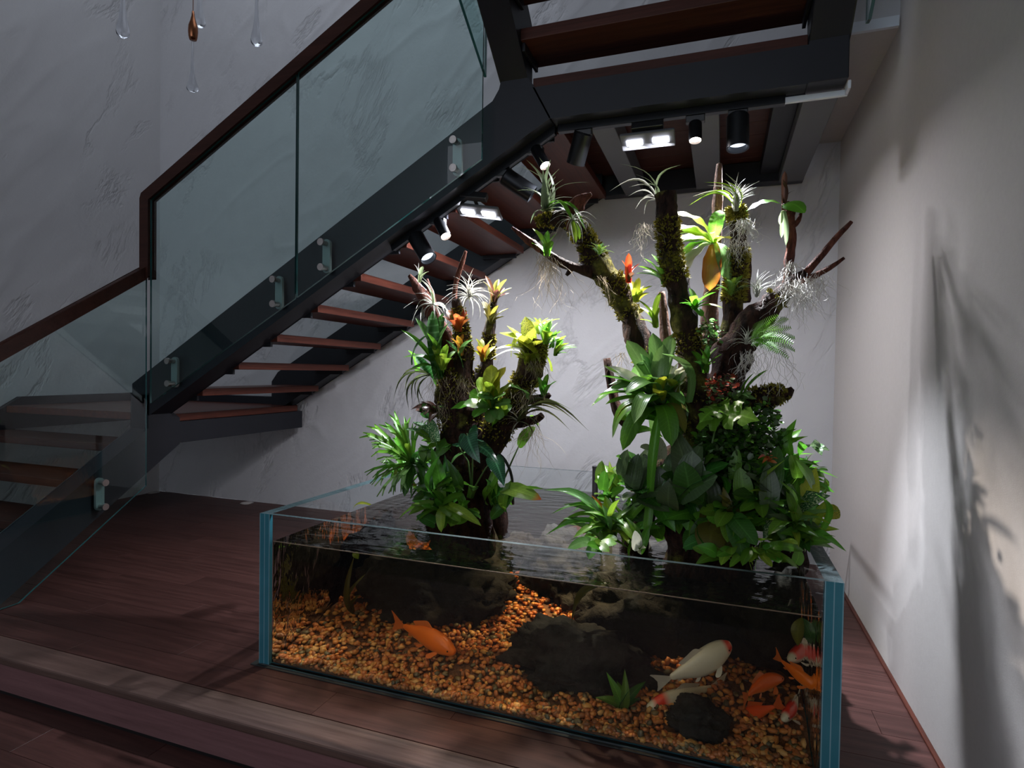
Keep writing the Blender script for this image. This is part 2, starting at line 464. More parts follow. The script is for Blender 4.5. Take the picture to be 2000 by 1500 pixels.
def crom(pts, n):
    """Catmull-Rom through (Vector, radius) control points, n samples per span"""
    P = [pts[0]]+list(pts)+[pts[-1]]; out = []
    for i in range(1, len(P)-2):
        for k in range(n):
            t = k/n
            def ip(a, b, c, d): return 0.5*((2*b)+(c-a)*t+(2*a-5*b+4*c-d)*t*t+(3*b-a-3*c+d)*t**3)
            out.append((Vector([ip(P[i-1][0][q], P[i][0][q], P[i+1][0][q], P[i+2][0][q]) for q in range(3)]), ip(P[i-1][1], P[i][1], P[i+1][1], P[i+2][1])))
    out.append(pts[-1])
    return out

# ------------------------------------------------------------------ room shell
XL, XR, YB, YF = -4.942, 0.657, 4.041, 1.502       # left wall, right wall, back wall, front edge of the raised floor
ZC, ZL, YN = 5.4, -0.14, -5.0                        # ceiling, lower floor, near end of the room


def relief(name, o, du, dv, nu, nv, nrm, m, amp):
    o, du, dv, nrm = map(Vector, (o, du, dv, nrm))
    a = .8
    mb = MB()
    for j in range(nv+1):
        for i in range(nu+1):
            p = o+du*(i/nu)+dv*(j/nv)
            u = (p-o).dot(du.normalized()); v = p.z
            s = u*math.cos(a)+v*math.sin(a); t = -u*math.sin(a)+v*math.cos(a)
            q = Vector((s*.55, t*1.7, name.__len__()*3.1))
            w = noise.noise(q*1.3)*.6
            q = q+Vector((w*.3, w*.5, 0))
            h = 1-abs(noise.noise(q*1.15)); h2 = 1-abs(noise.noise(q*2.6+Vector((7, 3, 1))))
            k = noise.noise(Vector((u*3, v*3, 5)))*.35+noise.noise(Vector((u*9, v*9, 9)))*.16
            e = min(1, 6*min(i/nu, 1-i/nu, j/nv+.02, 1-j/nv+.02))
            mb.v.append(p+nrm*(amp*e*(0.9*h**6*.6+.55*h2**8+k+.1)))
    n = nu+1
    for j in range(nv):
        for i in range(nu):
            b = j*n+i; mb.f.append((b, b+1, b+n+1, b+n)); mb.mi.append(0)
    return mb.build(name, m, smooth=True)


struct(relief('wall_back', (XL, YB, 0), (XR-XL, 0, 0), (0, 0, ZC), 280, 260, (0, -1, 0), M['plaster'], 0.013))
struct(relief('wall_left', (XL, YN, ZL), (0, YB-YN, 0), (0, 0, ZC-ZL), 380, 210, (1, 0, 0), M['plaster_l'], 0.015))
struct(MB().box((XR, YN, ZL), (XR+.1, YB+.1, ZC)).build('wall_right', M['paper']))
cm = MB().box((XL-.1, YN, ZC), (XR+.1, 2.0, ZC+.1)).box((XL-.1, 2.0, ZC), (-4.4, YB+.1, ZC+.1)).box((-.6, 2.0, ZC), (XR+.1, YB+.1, ZC+.1))   # unseen opening added over the stairs to light the back wall
struct(cm.build('ceiling', M['ceil']))
fl = struct(MB().box((XL, YF+.02, ZL), (XR, YB, -0.012)).box((XL, YN, ZL-.1), (XR, YF+.02, ZL-.012)).build('floor', M['mat']))
# planks, one object each, parts of the floor
PLK = {}
def plank(x0, x1, y0, y1, z):
    key = (round(x1-x0, 3), round(y1-y0, 3))
    if key not in PLK:
        lx, ly = x1-x0, y1-y0; b = .0006
        mb = MB(); lo = (.0006, .0006); hi = (lx-.0006, ly-.0006)
        v = [(lo[0], lo[1], -.012), (hi[0], lo[1], -.012), (hi[0], hi[1], -.012), (lo[0], hi[1], -.012),
             (lo[0], lo[1], -b), (hi[0], lo[1], -b), (hi[0], hi[1], -b), (lo[0], hi[1], -b),
             (lo[0]+b, lo[1]+b, 0), (hi[0]-b, lo[1]+b, 0), (hi[0]-b, hi[1]-b, 0), (lo[0]+b, hi[1]-b, 0)]
        f = [(8, 9, 10, 11)]+[(i, (i+1) % 4, (i+1) % 4+4, i+4) for i in range(4)]+[(i+4, (i+1) % 4+4, (i+1) % 4+8, i+8) for i in range(4)]
        mb.add(v, f); PLK[key] = mb.build('plank', M['plank'], fl, origin=(0, 0, 0)); PLK[key].location = (x0, y0, z); return
    o = PLK[key].copy(); COL.objects.link(o); o.location = (x0, y0, z)


def deck(y0, y1, z, w, ln):
    r = 0; y = y0
    while y < y1-.01:
        yy = min(y+w, y1); x = XL+(ln*((r*0.37) % 1))-ln
        while x < XR-.01:
            a, b = max(x, XL), min(x+ln, XR)
            if b-a > .02: plank(a, b, y, yy, z)
            x += ln
        y = yy; r += 1


deck(YF+.115, YB, 0, .145, 1.22)
deck(.40, YF-.012, ZL, .145, 1.22)
t = MB(); t.box((XL, YF-.012, -.030), (XR, YF+.113, 0.004)); bevel(struct(t.build('trim_1', M['nosing'])), .010, 3)
t = MB(); t.box((XL, YF, ZL), (XR, YF+.02, -.030)); struct(t.build('trim_2', M['riser']))
t = MB(); t.box((XR-.016, YF, 0), (XR, YB, .010)); bevel(struct(t.build('trim_3', M['tread'])), .004)
# upper wall and soffit beside the upper flight
t = MB(); t.box((.452, 2.80, 2.640), (XR, YB, ZC)); struct(t.build('wall_alcove', M['plaster']))
t = MB(); t.box((.452, 2.80, 2.600), (XR, YB, 2.640)); struct(t.build('ceiling_soffit', M['slab']))
t = MB(); t.box((.452, 2.782, 2.598), (XR-.006, 2.80, 2.640)); struct(t.build('trim_4', M['whitep']))
jb = MB().box((.452, 3.02, 2.585), (.512, 3.16, 2.600)).build('junction_plate', M['whitep'])
tag(bevel(jb, .003), 'small white cover plate on the soffit beside the upper flight', 'cover plate')

# ------------------------------------------------------------------ staircase
ST = thing('staircase', 'dark steel staircase with red-brown wooden treads turning around the fish tank', 'staircase', (-3.34, 2.2, 0))
S1 = .586
def yz(poly, x0, x1, name, m='steel', bv=.004):
    o = MB().prism([(x0, y, z) for y, z in poly], (x1-x0, 0, 0)).build(name, M[m], ST)
    return bevel(o, bv) if bv else o
def xz(poly, y0, y1, name, m='steel', bv=.004, par=None):
    o = MB().prism([(x, y0, z) for x, z in poly], (0, y1-y0, 0)).build(name, M[m], par or ST)
    return bevel(o, bv) if bv else o
def sbox(lo, hi, name, m, bv=.004):
    return bevel(MB().box(lo, hi).build(name, M[m], ST), bv)

yz([(1.45, 0), (1.81, 0), (2.811, .677), (2.811, .84), (2.60, 1.0), (2.60, .79)], -3.414, -3.264, 'stringer')
yz([(1.40, 0), (1.76, 0), (2.80, .70), (3.98, .70), (3.98, .93), (2.842, .925)], -4.90, -4.85, 'stringer')
F1 = lambda x: .871+S1*(x+3.269)
xz([(-3.402, 1.058), (-3.402, 1.0), (-3.269, .871), (-.765, 2.338), (-.852, 2.50), (-.872, 2.53), (-1.0, 2.545), (-1.012, 2.50), (-1.045, 2.448)], 2.60, 2.75, 'stringer')
F1R = lambda x: .872+S1*(x+3.334)
xz([(-3.46, .87), (-3.334, .87), (-.77, F1R(-.77)), (-.77, 2.50), (-1.0, F1R(-1.0)+.29), (-3.40, F1R(-3.40)+.30), (-3.46, F1R(-3.46)+.26)], 3.85, 3.985, 'stringer')
sbox((-3.324, 2.8115, .680), (-3.2645, 3.985, .818), 'landing_beam', 'steel')
sbox((-4.85, 3.93, .70), (-3.324, 3.985, .93), 'landing_beam', 'steel')
sbox((-4.85, 2.745, .820), (-3.270, 3.93, .868), 'landing_board', 'tread', .003)
for k in range(1, 5):
    y = 2.49-.255*(4-k); z = .174*k
    sbox((-4.85, y, z-.045), (-3.414, y+.29, z), 'tread', 'treadx', .003)
for k in range(0, 9):
    xb = -3.0+.283*k; z = 1.036+.166*k
    sbox((xb-.32, 2.75, z-.045), (xb, 3.85, z), 'tread', 'tread', .003)
    for yy in (2.752, 3.832): sbox((xb-.30, yy, z-.075), (xb-.05, yy+.016, z-.045), 'tread_bracket', 'steel', .002)
# upper landing
xz([(-.763, 2.336), (.300, 2.336), (.300, 2.482), (-.842, 2.482)], 2.60, 2.70, 'landing_beam')
sbox((.300, 2.60, 2.336), (.445, 2.70, 2.55), 'landing_beam', 'steel')
sbox((-.77, 3.90, 2.350), (.445, 3.99, 2.482), 'landing_beam', 'steel')
for a, b in ((-.615, -.502), (-.170, -.031), (.305, .440)):
    sbox((a, 2.70, 2.340), (b, 3.90, 2.470), 'landing_joist', 'greysteel')
sbox((.20, 2.70, 2.40), (.305, 3.90, 2.482), 'landing_joist', 'steel')
for i in range(8):
    y = 2.606+i*.174
    sbox((-.849, y, 2.484), (.298, y+.172, 2.530), 'landing_board', 'treadx', .002)
# upper flight, coming towards the room
for x0, x1, zb in ((-1.01, -.872, 2.535), (.301, .448, 2.50)):
    yz([(2.66, zb-.02), (2.60, zb), (.85, zb+.75*1.75), (.85, zb+.75*1.75+.30), (2.60, zb+.30), (2.66, zb+.25)], x0, x1, 'stringer')
for k in range(1, 8):
    y1 = 2.735-.222*(k-1); z = 2.53+.166*k
    sbox((-.872, y1-.25, z-.052), (.301, y1, z), 'tread', 'treadx', .003)
    for xx in (-.870, .285): sbox((xx, y1-.23, z-.09), (xx+.014, y1-.03, z-.052), 'tread_bracket', 'steel', .002)

# ------------------------------------------------------------------ handrails and glass balustrade
hr = thing('handrail', 'dark red-brown wooden handrail climbing beside the middle flight with an upright end', 'handrail', (-3.19, 2.53, 1.7))
zr = lambda x: 2.147+.545*(x+3.19)
o = MB().prism([(x, 2.503, z) for x, z in [(-3.215, 1.690), (-3.165, 1.690), (-3.165, zr(-3.165)-.018), (-.80, zr(-.80)-.02), (-.80, zr(-.80)+.045), (-3.205, zr(-3.205)+.035), (-3.215, zr(-3.215)+.015)]], (0, .056, 0)).build('rail', M['rail'], hr)
bevel(o, .009, 3)
hr2 = thing('handrail', 'dark red-brown wooden handrail sloping down over the lowest flight', 'handrail', (-3.2, 2.5, 1.7))
o = MB().prism([(-3.226, y, z) for y, z in [(2.50, 1.680), (2.50, 1.735), (1.50, 1.735-.675), (1.50, 1.680-.675)]], (.054, 0, 0)).build('rail', M['rail'], hr2)
bevel(o, .009, 3)


def standoff(par, px, py1, py2, Y=None, X=None):
    """two steel bolt caps through the glass and the slotted plate behind them"""
    for py in (py1, py2):
        if Y is not None:
            c = at(px, py, Y-.012)
            MB().cyl(c, c+Vector((0, .012, 0)), .0185, 20).build('bolt_cap', M['steelb'], par, smooth=False)
            MB().cyl(c+Vector((0, .012, 0)), c+Vector((0, .075, 0)), .013, 14).build('bolt_sleeve', M['steelb'], par)
        else:
            d = fw+rt*((px-1000)/FPX)-up*((py-750)/FPX); c = Vector((0, 0, CAM_H))+d*((X+.012)/d.x)
            MB().cyl(c, c-Vector((.012, 0, 0)), .0185, 20).build('bolt_cap', M['steelb'], par)
            MB().cyl(c-Vector((.012, 0, 0)), c-Vector((.06, 0, 0)), .013, 14).build('bolt_sleeve', M['steelb'], par)
        if py == py1: c1 = c.copy()
        else: c2 = c.copy()
    ax = Vector((1, 0, 0)) if Y is not None else Vector((0, 1, 0)); bk = Vector((0, .050, 0)) if Y is not None else Vector((-.045, 0, 0))
    pl = []
    for k in range(24):
        a = 2*PI*k/24; cc = c1 if k < 12 else c2
        pl.append(Vector((cc.x, cc.y, cc.z))+ax*(.024*math.cos(a))+Vector((0, 0, .024*math.sin(a)))+bk)
    MB().prism(pl, (bk.normalized()*.016)).build('bracket_plate', M['whitep2'], par)


M['whitep2'] = plain('frosted_bracket', (0.24, 0.27, 0.27), 0.4, 0.3, bs=60, bstr=.05, var=.1)


def pane(name, label, poly, vec, brackets):
    c = sum((Vector(p) for p in poly), Vector((0, 0, 0)))/len(poly)
    r = thing(name, label, 'glass panel', (c.x, c.y, min(p[2] for p in poly)))
    MB().prism(poly, vec, mi_cap=0, mi_side=1).build('glass_pane', [M['glass'], M['gedge']], r)
    for b in brackets: standoff(r, *b)
    return r


gl = lambda x: F1(x)-.005
pane('balustrade_panel', 'lower clear glass panel of the middle flight, under the handrail corner', [(-3.163, 2.524, gl(-3.163)+.02), (-2.124, 2.524, gl(-2.124)), (-2.124, 2.524, zr(-2.124)-.02), (-3.163, 2.524, zr(-3.163)-.02)], (0, .012, 0),
     [(325, 705, 749, 2.524), (531, 545, 593, 2.524)])
pane('balustrade_panel', 'upper clear glass panel of the middle flight, right of the glass joint', [(-2.114, 2.524, gl(-2.114)), (-1.068, 2.524, gl(-1.068)), (-1.068, 2.524, zr(-1.068)-.02), (-2.114, 2.524, zr(-2.114)-.02)], (0, .012, 0),
     [(625, 472, 521, 2.524), (884, 272, 327, 2.524)])
pane('balustrade_panel', 'glass panel of the lowest flight reflecting the plants, under the sloping handrail', [(-3.206, 2.53, .46), (-3.206, 2.53, 1.715), (-3.206, 1.50, 1.02), (-3.206, 1.50, .0), (-3.206, 1.86, .005)], (.012, 0, 0),
     [(207, 943, 990, None, -3.20)])
pane('balustrade_panel', 'glass panel edge of the upper flight beside the left overhead stringer', [(-1.076, 2.562, 2.548), (-1.076, .9, 2.548+.64*1.66), (-1.076, .9, 4.6), (-1.076, 2.562, 3.5)], (.012, 0, 0), [])
pane('balustrade_panel', 'narrow green glass edge right of the overhead stringer near the right wall', [(.496, 2.56, 2.525), (.496, .9, 2.525+.70*1.66), (.496, .9, 4.7), (.496, 2.60, 3.5), (.496, 2.60, 2.53)], (.012, 0, 0), [])
ct = MB().box((.225, 2.682, 2.302), (.457, 2.700, 2.326)).box((.445, 2.62, 2.302), (.457, 2.682, 2.335)).build('cable_trunking', M['whitep'])
tag(bevel(ct, .003), 'white cable trunking strip under the right end of the landing beam', 'trunking')

# ------------------------------------------------------------------ track and spotlights
tr = MB()
a, b = Vector((-1.633, 2.70, F1(-1.633)-.018)), Vector((-.765, 2.70, F1(-.765)-.018))
tr.prism([(a.x, 2.682, a.z-.016), (a.x-.01, 2.682, a.z+.014), (b.x, 2.682, b.z+.014), (b.x, 2.682, b.z-.020)], (0, .036, 0))
tag(bevel(tr.build('track_rail', M['black']), .003), 'black lighting track under the sloping middle stringer', 'lighting track')
tr = MB().box((-.750, 2.682, 2.302), (.230, 2.718, 2.336))
tag(bevel(tr.build('track_rail', M['black']), .003), 'black lighting track under the level landing beam', 'lighting track')


def trackz(x): return (F1(x)-.034) if x < -.76 else 2.302


def spotlight(label, pa, pb, dY, r, energy, color, lens, size, aim=None, soft=.02):
    A = at(pa[0], pa[1], 2.70); B = at(pb[0], pb[1], 2.70+dY)
    d = (B-A).normalized()
    root = thing('track_spotlight', label, 'spotlight', (A.x, A.y, A.z))
    zt = trackz(A.x)
    ad = MB().box((A.x-.04, 2.683, zt-.03), (A.x+.04, 2.717, zt-.001)); bevel(ad.build('track_adapter', M['blackp'], root), .003)
    MB().cyl((A.x, 2.70, zt-.026), A+d*.012, .009, 12).build('swivel', M['black'], root)
    # body: a tube open at the lens
    n = 28; mb = MB(); prof = [(0, 0), (0, r*.9), (.006, r), ((B-A).length, r), ((B-A).length, r*.90), ((B-A).length-.024, r*.86)]
    ref = d.cross(Vector((0, 1, 0))).normalized(); w = d.cross(ref)
    for s, q in prof:
        for j in range(n):
            an = 2*PI*j/n; mb.v.append(A+d*s+ref*(q*math.cos(an))+w*(q*math.sin(an)))
    for i in range(len(prof)-1):
        for j in range(n):
            p = i*n+j; q = i*n+(j+1) % n; mb.f.append((p, q, q+n, p+n)); mb.mi.append(0)
    o = mb.build('lamp_body', M['black'], root, smooth=True)
    mm = o.modifiers.new('e', 'EDGE_SPLIT'); mm.split_angle = .6
    rec = .004 if lens == 'lens_w' else .020
    c = B-d*(rec+.006); ln = MB()
    ln.v.append(c+d*.006)
    for j in range(n):
        an = 2*PI*j/n; ln.v.append(c+ref*(r*.86*math.cos(an))+w*(r*.86*math.sin(an)))
    for j in range(n): ln.f.append((0, 1+j, 1+(j+1) % n)); ln.mi.append(0)
    ln.build('lens', M[lens], root, smooth=True)
    ld = bpy.data.lights.new('spot', 'SPOT'); ld.energy = energy*LAMP; ld.color = color; ld.spot_size = math.radians(size); ld.spot_blend = .75; ld.shadow_soft_size = soft
    lo = bpy.data.objects.new('spot_beam', ld); COL.objects.link(lo); lo.parent = root
    tgt = d if aim is None else (Vector(aim)-B).normalized()
    lo.location = B+d*.012-root.location; lo.rotation_euler = tgt.to_track_quat('-Z', 'Y').to_euler()
    return root


COOL = (.84, .90, 1.0); WARM = (1.0, .90, .80)
spotlight('large black cylinder spotlight at the low end of the track', (812, 462), (837, 505), -.035, .044, 42, COOL, 'lens_c', 84, (-1.0, 2.25, .25))
spotlight('small black spotlight with a bright warm lens beside the lowest large one', (856, 430), (871, 462), -.035, .028, 110, WARM, 'lens_w', 36, (-.38, 2.18, 1.08))
spotlight('large black cylinder spotlight tilted sideways behind the long-leaved air plant', (985, 343), (1040, 380), .05, .044, 30, COOL, 'lens_c', 60, (-.2, 2.2, .8))
spotlight('small black spotlight with a bright warm lens above the long-leaved air plant', (1046, 290), (1065, 324), -.03, .028, 60, WARM, 'lens_w', 60, (-.50, 2.2, .5))
spotlight('large black cylinder spotlight hanging at the corner of the track', (1140, 258), (1124, 320), .06, .044, 85, COOL, 'lens_c', 95, (-1.35, 2.25, .5))
spotlight('small black spotlight with a bright warm lens under the level track', (1358, 240), (1358, 275), -.02, .028, 120, WARM, 'lens_w', 46, (-.30, 2.2, 1.12))
spotlight('large black cylinder spotlight hanging straight down near the right end of the track', (1441, 226), (1441, 290), -.02, .046, 180, COOL, 'lens_c', 66, (.02, 2.15, .4))


def ledpanel(label, c, ax, energy):
    c = Vector(c); ax = Vector(ax).normalized(); root = thing('led_panel_light', label, 'floodlight', c)
    nn = Vector((0, -.42, -1)); nn = (nn-ax*nn.dot(ax)).normalized(); yy = nn.cross(ax).normalized()
    def bx(c0, hx, hy, hz, name, m):
        mb = MB(); vs = []
        for k in (-1, 1):
            for q in ((-1, -1), (1, -1), (1, 1), (-1, 1)): vs.append(c0+ax*(hx*q[0])+yy*(hy*q[1])+nn*(hz*k))
        mb.add(vs, [(0, 1, 2, 3), (7, 6, 5, 4), (4, 5, 1, 0), (5, 6, 2, 1), (6, 7, 3, 2), (7, 4, 0, 3)]); return mb.build(name, M[m], root)
    bevel(bx(c, .120, .048, .008, 'panel_body', 'greysteel'), .004)
    zt = trackz(c.x)
    bevel(bx(Vector((c.x, 2.70, zt-.02))-ax*0, .07, .017, .018, 'track_adapter', 'blackp'), .003)
    MB().cyl((c.x, 2.70, zt-.03), c-nn*.008, .009, 12).build('swivel', M['black'], root)
    for s in (-1, 1):
        bevel(bx(c+ax*(.058*s)+nn*.010, .036, .015, .003, 'led_bar', 'led'), .002)
        ld = bpy.data.lights.new('led', 'AREA'); ld.shape = 'RECTANGLE'; ld.size = .075; ld.size_y = .03; ld.energy = energy*LAMP; ld.color = (.92, .93, 1.0)
        lo = bpy.data.objects.new('led_beam', ld); COL.objects.link(lo); lo.parent = root; lo.location = c+ax*(.058*s)+nn*.02-root.location
        lo.rotation_euler = Vector((-.08, .14, -1)).to_track_quat('-Z', 'Y').to_euler()
    return root


p = at(935, 413, 2.76)
ledpanel('white twin LED panel glowing under the middle flight', p, (1, 0, -.18), 7.5)
p = at(1265, 273, 2.72)
ledpanel('white twin LED panel glowing under the level landing', p, (1, 0, .0), 5)

# ------------------------------------------------------------------ hanging glass drops
def drop(label, px, py, len_px, rw, Y=3.0):
    b = at(px, py, Y); k = msize(1, b); ln = len_px*k
    root = thing('glass_drop_pendant', label, 'pendant', b, 'glass drops hanging from the ceiling')
    prof = [(0, .0), (.012, .55), (.035, .9), (.07, 1.0), (.11, .93), (.2, .62), (.35, .36), (.6, .24), (1.0, .17)]
    mb = MB(); n = 16
    for s, q in prof:
        for j in range(n):
            a = 2*PI*j/n; mb.v.append(b+Vector((math.cos(a)*q*rw*k, math.sin(a)*q*rw*k, s*ln)))
    for i in range(len(prof)-1):
        for j in range(n):
            p = i*n+j; q = i*n+(j+1) % n; mb.f.append((p, q, q+n, p+n)); mb.mi.append(0)
    mb.f.append(tuple(range((len(prof)-1)*n, len(prof)*n))); mb.mi.append(0)
    mb.build('glass_drop', M['crystal'], root, smooth=True)
    MB().tube([b+Vector((0, 0, ln)), Vector((b.x, b.y, ZC))], .0012, 5).build('wire', M['steelb'], root)


drop('clear glass drop hanging furthest to the left before the plaster wall', 240, 75, 190, 12)
drop('long clear glass drop hanging directly below the bronze pendant', 376, 180, 106, 11)
drop('clear glass drop hanging behind the bronze pendant, cut off by it', 390, 54, 150, 11, 3.15)
drop('clear glass drop hanging nearest to the handrail', 501, 91, 170, 11)
b = at(377, 78, 2.9); k = msize(1, b)
pr = thing('bronze_pendant', 'small bronze bottle-shaped pendant lamp hanging from a wire', 'pendant', b)
prof = [(0, 6.5), (6, 8), (16, 9), (26, 8.5), (36, 5.5), (46, 3), (55, 2.2), (56, .8)]; mb = MB(); n = 18
for s, q in prof:
    for j in range(n):
        a = 2*PI*j/n; mb.v.append(b+Vector((math.cos(a)*q*k, math.sin(a)*q*k, s*k)))
for i in range(len(prof)-1):
    for j in range(n):
        p = i*n+j; q = i*n+(j+1) % n; mb.f.append((p, q, q+n, p+n)); mb.mi.append(0)
mb.f.append(tuple(reversed(range(n)))); mb.mi.append(0)
mb.build('lamp_body', M['bronze'], pr, smooth=True)
MB().tube([b+Vector((0, 0, 55*k)), Vector((b.x, b.y, ZC))], .0022, 6).build('wire', M['bronze'], pr)

# recessed floor discs
for lb, px, py in (('flat pale floor disc near the back wall under the low landing', 299, 962), ('flat pale floor disc near the back wall left of the fish tank', 482, 983)):
    d = fw+rt*((px-1000)/FPX)-up*((py-750)/FPX); c = Vector((0, 0, CAM_H))-d*(CAM_H/d.z)
    r = thing('floor_disc_light', lb, 'floor light', c, 'recessed floor discs')
    MB().cyl(c-Vector((0, 0, .002)), c+Vector((0, 0, .003)), .055, 28).build('rim', M['steelb'], r)
    MB().cyl(c+Vector((0, 0, .002)), c+Vector((0, 0, .005)), .046, 28).build('cover', M['slab'], r)

# ------------------------------------------------------------------ fish tank
TX0, TX1, TY0, TY1, TZ = -1.691, .334, 1.820, 3.329, .600
ZW = .491; TT = .048
tank = thing('fish_tank', 'large open rectangular glass fish tank standing on the wooden floor', 'fish tank', ((TX0+TX1)/2, (TY0+TY1)/2, 0))
bevel(MB().box((TX0-.03, TY0-.014, 0), (TX1+.02, TY1+.02, .004)).build('base_mat', M['mat'], tank), .002)
MB().box((TX0, TY0+.001, .004), (TX1, TY1, .008)).build('bottom_pane', M['tedge'], tank)
TM = [M['tglass'], M['tedge'], M['tseam'], M['ttop']]


def side(x0, name='glass_pane'):
    z0 = .008; cuts = [0, .003, .0225, .0255, .045, TT]
    v = []; f = []; mi = []
    for y in (TY0, TY1):
        for c in cuts: v += [(x0+c, y, z0), (x0+c, y, TZ)]
    n = len(cuts)
    for e in (0, 1):
        o = e*2*n
        for i in range(n-1):
            q = (o+2*i, o+2*i+2, o+2*i+3, o+2*i+1)
            f.append(q if e == 0 else q[::-1]); mi.append(1 if i % 2 else 2)
    a, b = 2*n-2, 2*n
    f.append((0, 1, b+1, b)); mi.append(0)
    f.append((a, b+a, b+a+1, a+1)); mi.append(0)
    for i in range(n-1):
        f.append((2*i+1, 2*i+3, b+2*i+3, b+2*i+1)); mi.append(3)
        f.append((2*i+2, 2*i, b+2*i, b+2*i+2)); mi.append(1)
    return MB().add(v, f, mi).build(name, TM, tank)


side(TX0); side(TX1-TT)
TF = .016
for y in (TY0, TY1-TF):
    MB().box((TX0+TT+.0005, y, .008), (TX1-TT-.0005, y+TF, TZ), mis=[1, 3, 0, 1, 0, 1]).build('glass_pane', TM, tank)
MB().box((TX0+.01, TY0-.002, .004), (TX1-.01, TY0+.001, .0075)).build('silicone_seam', M['silicone'], tank)
BACK_SHEET = MB().box((TX0+TT+.003, TY1-TF-.0025, .013), (TX1-TT-.003, TY1-TF-.001, ZW-.006)).build('dark_backing', M['backing'], tank)  # added dark sheet standing in for the unlit depth, hiding the wall behind
WX0, WX1, WY0, WY1 = TX0+TT+.0026, TX1-TT-.0026, TY0+TF+.002, TY1-TF-.003
wt = MB().box((WX0, WY0, .009), (WX1, WY1, ZW)).build('water', M['water'], origin=((TX0+TX1)/2, 2.55, 0))
tag(wt, 'clear tea-coloured rippled water filling the glass fish tank', 'water', kind='stuff')


MB().box((WX0+.002, TY0+TF, ZW-.002), (WX1-.002, TY0+TF+.0018, ZW+.001)).build('waterline_stain', M['stain'], tank)


# gravel bed with pebbles
def gz(x, y):
    return min(.032+.25*max(0, y-1.90)+.020*noise.noise(Vector((x*3, y*3, 1)))+.022*noise.noise(Vector((x*8, y*8, 4))), .13+.17*math.exp(-((x+.72)/.28)**2))


gb = MB(); nx, ny = 60, 40
for j in range(ny+1):
    for i in range(nx+1):
        x = WX0+.002+(WX1-WX0-.004)*i/nx; y = WY0+.002+(WY1-WY0-.004)*j/ny; gb.v.append(Vector((x, y, max(.0145, gz(x, y)-.012))))
for j in range(ny):
    for i in range(nx):
        q = j*(nx+1)+i; gb.f.append((q, q+1, q+nx+2, q+nx+1)); gb.mi.append(0)
for i in range(nx+1): p = gb.v[i]; gb.v.append(Vector((p.x, p.y, .010)))
for i in range(nx): q = (ny+1)*(nx+1)+i; gb.f.append((q, q+1, i+1, i)); gb.mi.append(0)
GB = gb.build('gravel_bed', M['gravel'], origin=(-.7, 2.5, 0), smooth=True)
tag(GB, 'bed of orange and brown pebbles on the bottom of the fish tank', 'gravel')
rp = random.Random(3)
PM = []
for k in range(6):
    bm = bmesh.new(); bmesh.ops.create_icosphere(bm, subdivisions=1 if k < 6 else 2, radius=1)
    for v in bm.verts:
        v.co *= 1+.22*noise.noise(v.co*1.4+Vector((k*5, 0, 0)))
        v.co.x *= 1.25; v.co.z *= .62
    me = bpy.data.meshes.new('pebble'); bm.to_mesh(me); bm.free(); me.materials.append(M['peb'])
    me.polygons.foreach_set('use_smooth', [True]*len(me.polygons)); PM.append(me)


def rockhit(x, y): return any(((x-c[0])/(a*.9))**2+((y-c[1])/(b*.9))**2 < 1 for c, a, b in ROCKS)


ROCKS = []


def rock(label, px, py, Y, sx, sy, sz, seed, zb=None):
    c = at(px, py, Y)
    bm = bmesh.new(); bmesh.ops.create_icosphere(bm, subdivisions=5, radius=1)
    for v in bm.verts:
        q = v.co*1.2+Vector((seed*7.3, seed*2.1, 0))
        d = 1+.34*noise.noise(q)+.20*noise.noise(q*2.3)+.13*noise.noise(q*5)+.12*noise.noise(q*11)+.05*noise.noise(q*24)
        v.co = v.co*d; v.co.x *= sx; v.co.y *= sy; v.co.z *= sz
        v.co.z = max(v.co.z, .016-c.z); v.co.z = min(v.co.z, ZW-.012-c.z)
        v.co.x = min(max(v.co.x, WX0+.01-c.x), WX1-.01-c.x); v.co.y = min(max(v.co.y, WY0+.01-c.y), WY1-.01-c.y)
    me = bpy.data.meshes.new('lava_rock'); bm.to_mesh(me); bm.free(); me.materials.append(M['rock'])
    me.polygons.foreach_set('use_smooth', [True]*len(me.polygons))
    o = bpy.data.objects.new('lava_rock', me); COL.objects.link(o); o.location = c
    tag(o, label, 'rock', 'dark rocks in the fish tank'); ROCKS.append((c, sx, sy))


rock('dark rough rock mass behind the lone orange koi, left of the pebble path', 845, 1180, 2.42, .40, .26, .26, 1)
rock('dark algae-covered rock against the left end of the fish tank', 610, 1120, 2.55, .34, .36, .30, 2)
rock('dark rounded rock in the middle of the tank floor beside the small water plant', 1125, 1300, 2.10, .25, .15, .15, 3)
rock('large dark rock behind the white koi under the tall driftwood', 1300, 1225, 2.45, .36, .22, .30, 4)
rock('dark rock behind the orange koi at the right end of the tank', 1545, 1240, 2.42, .24, .24, .30, 5)
rock('small black rock on the pebbles below the white koi', 1362, 1405, 1.96, .095, .075, .055, 6)
rock('dark rock at the far end of the pebble path', 985, 1120, 2.75, .22, .2, .22, 7)
rock('dark upright rock right of the pebble path', 1120, 1150, 2.62, .22, .2, .26, 8)
cand = []
for _ in range(8200):
    x = rp.uniform(WX0+.014, WX1-.014); y = WY0+.009+(1.25)*rp.random()**1.35
    if y > WY1-.015 or rockhit(x, y): continue
    s = rp.uniform(.0075, .0145)*(1.15 if rp.random() < .15 else 1)
    cand.append((y-.15*s/.0145+0*x, x, y, s))
cand.sort()
for _ in range(420): cand.insert(rp.randrange(300), (0, rp.uniform(WX0+.012, WX1-.012), WY0+rp.uniform(.006, .016), rp.uniform(.008, .0125)))
ico = [(v.co.copy()) for v in PM[0].vertices]
far = MB()
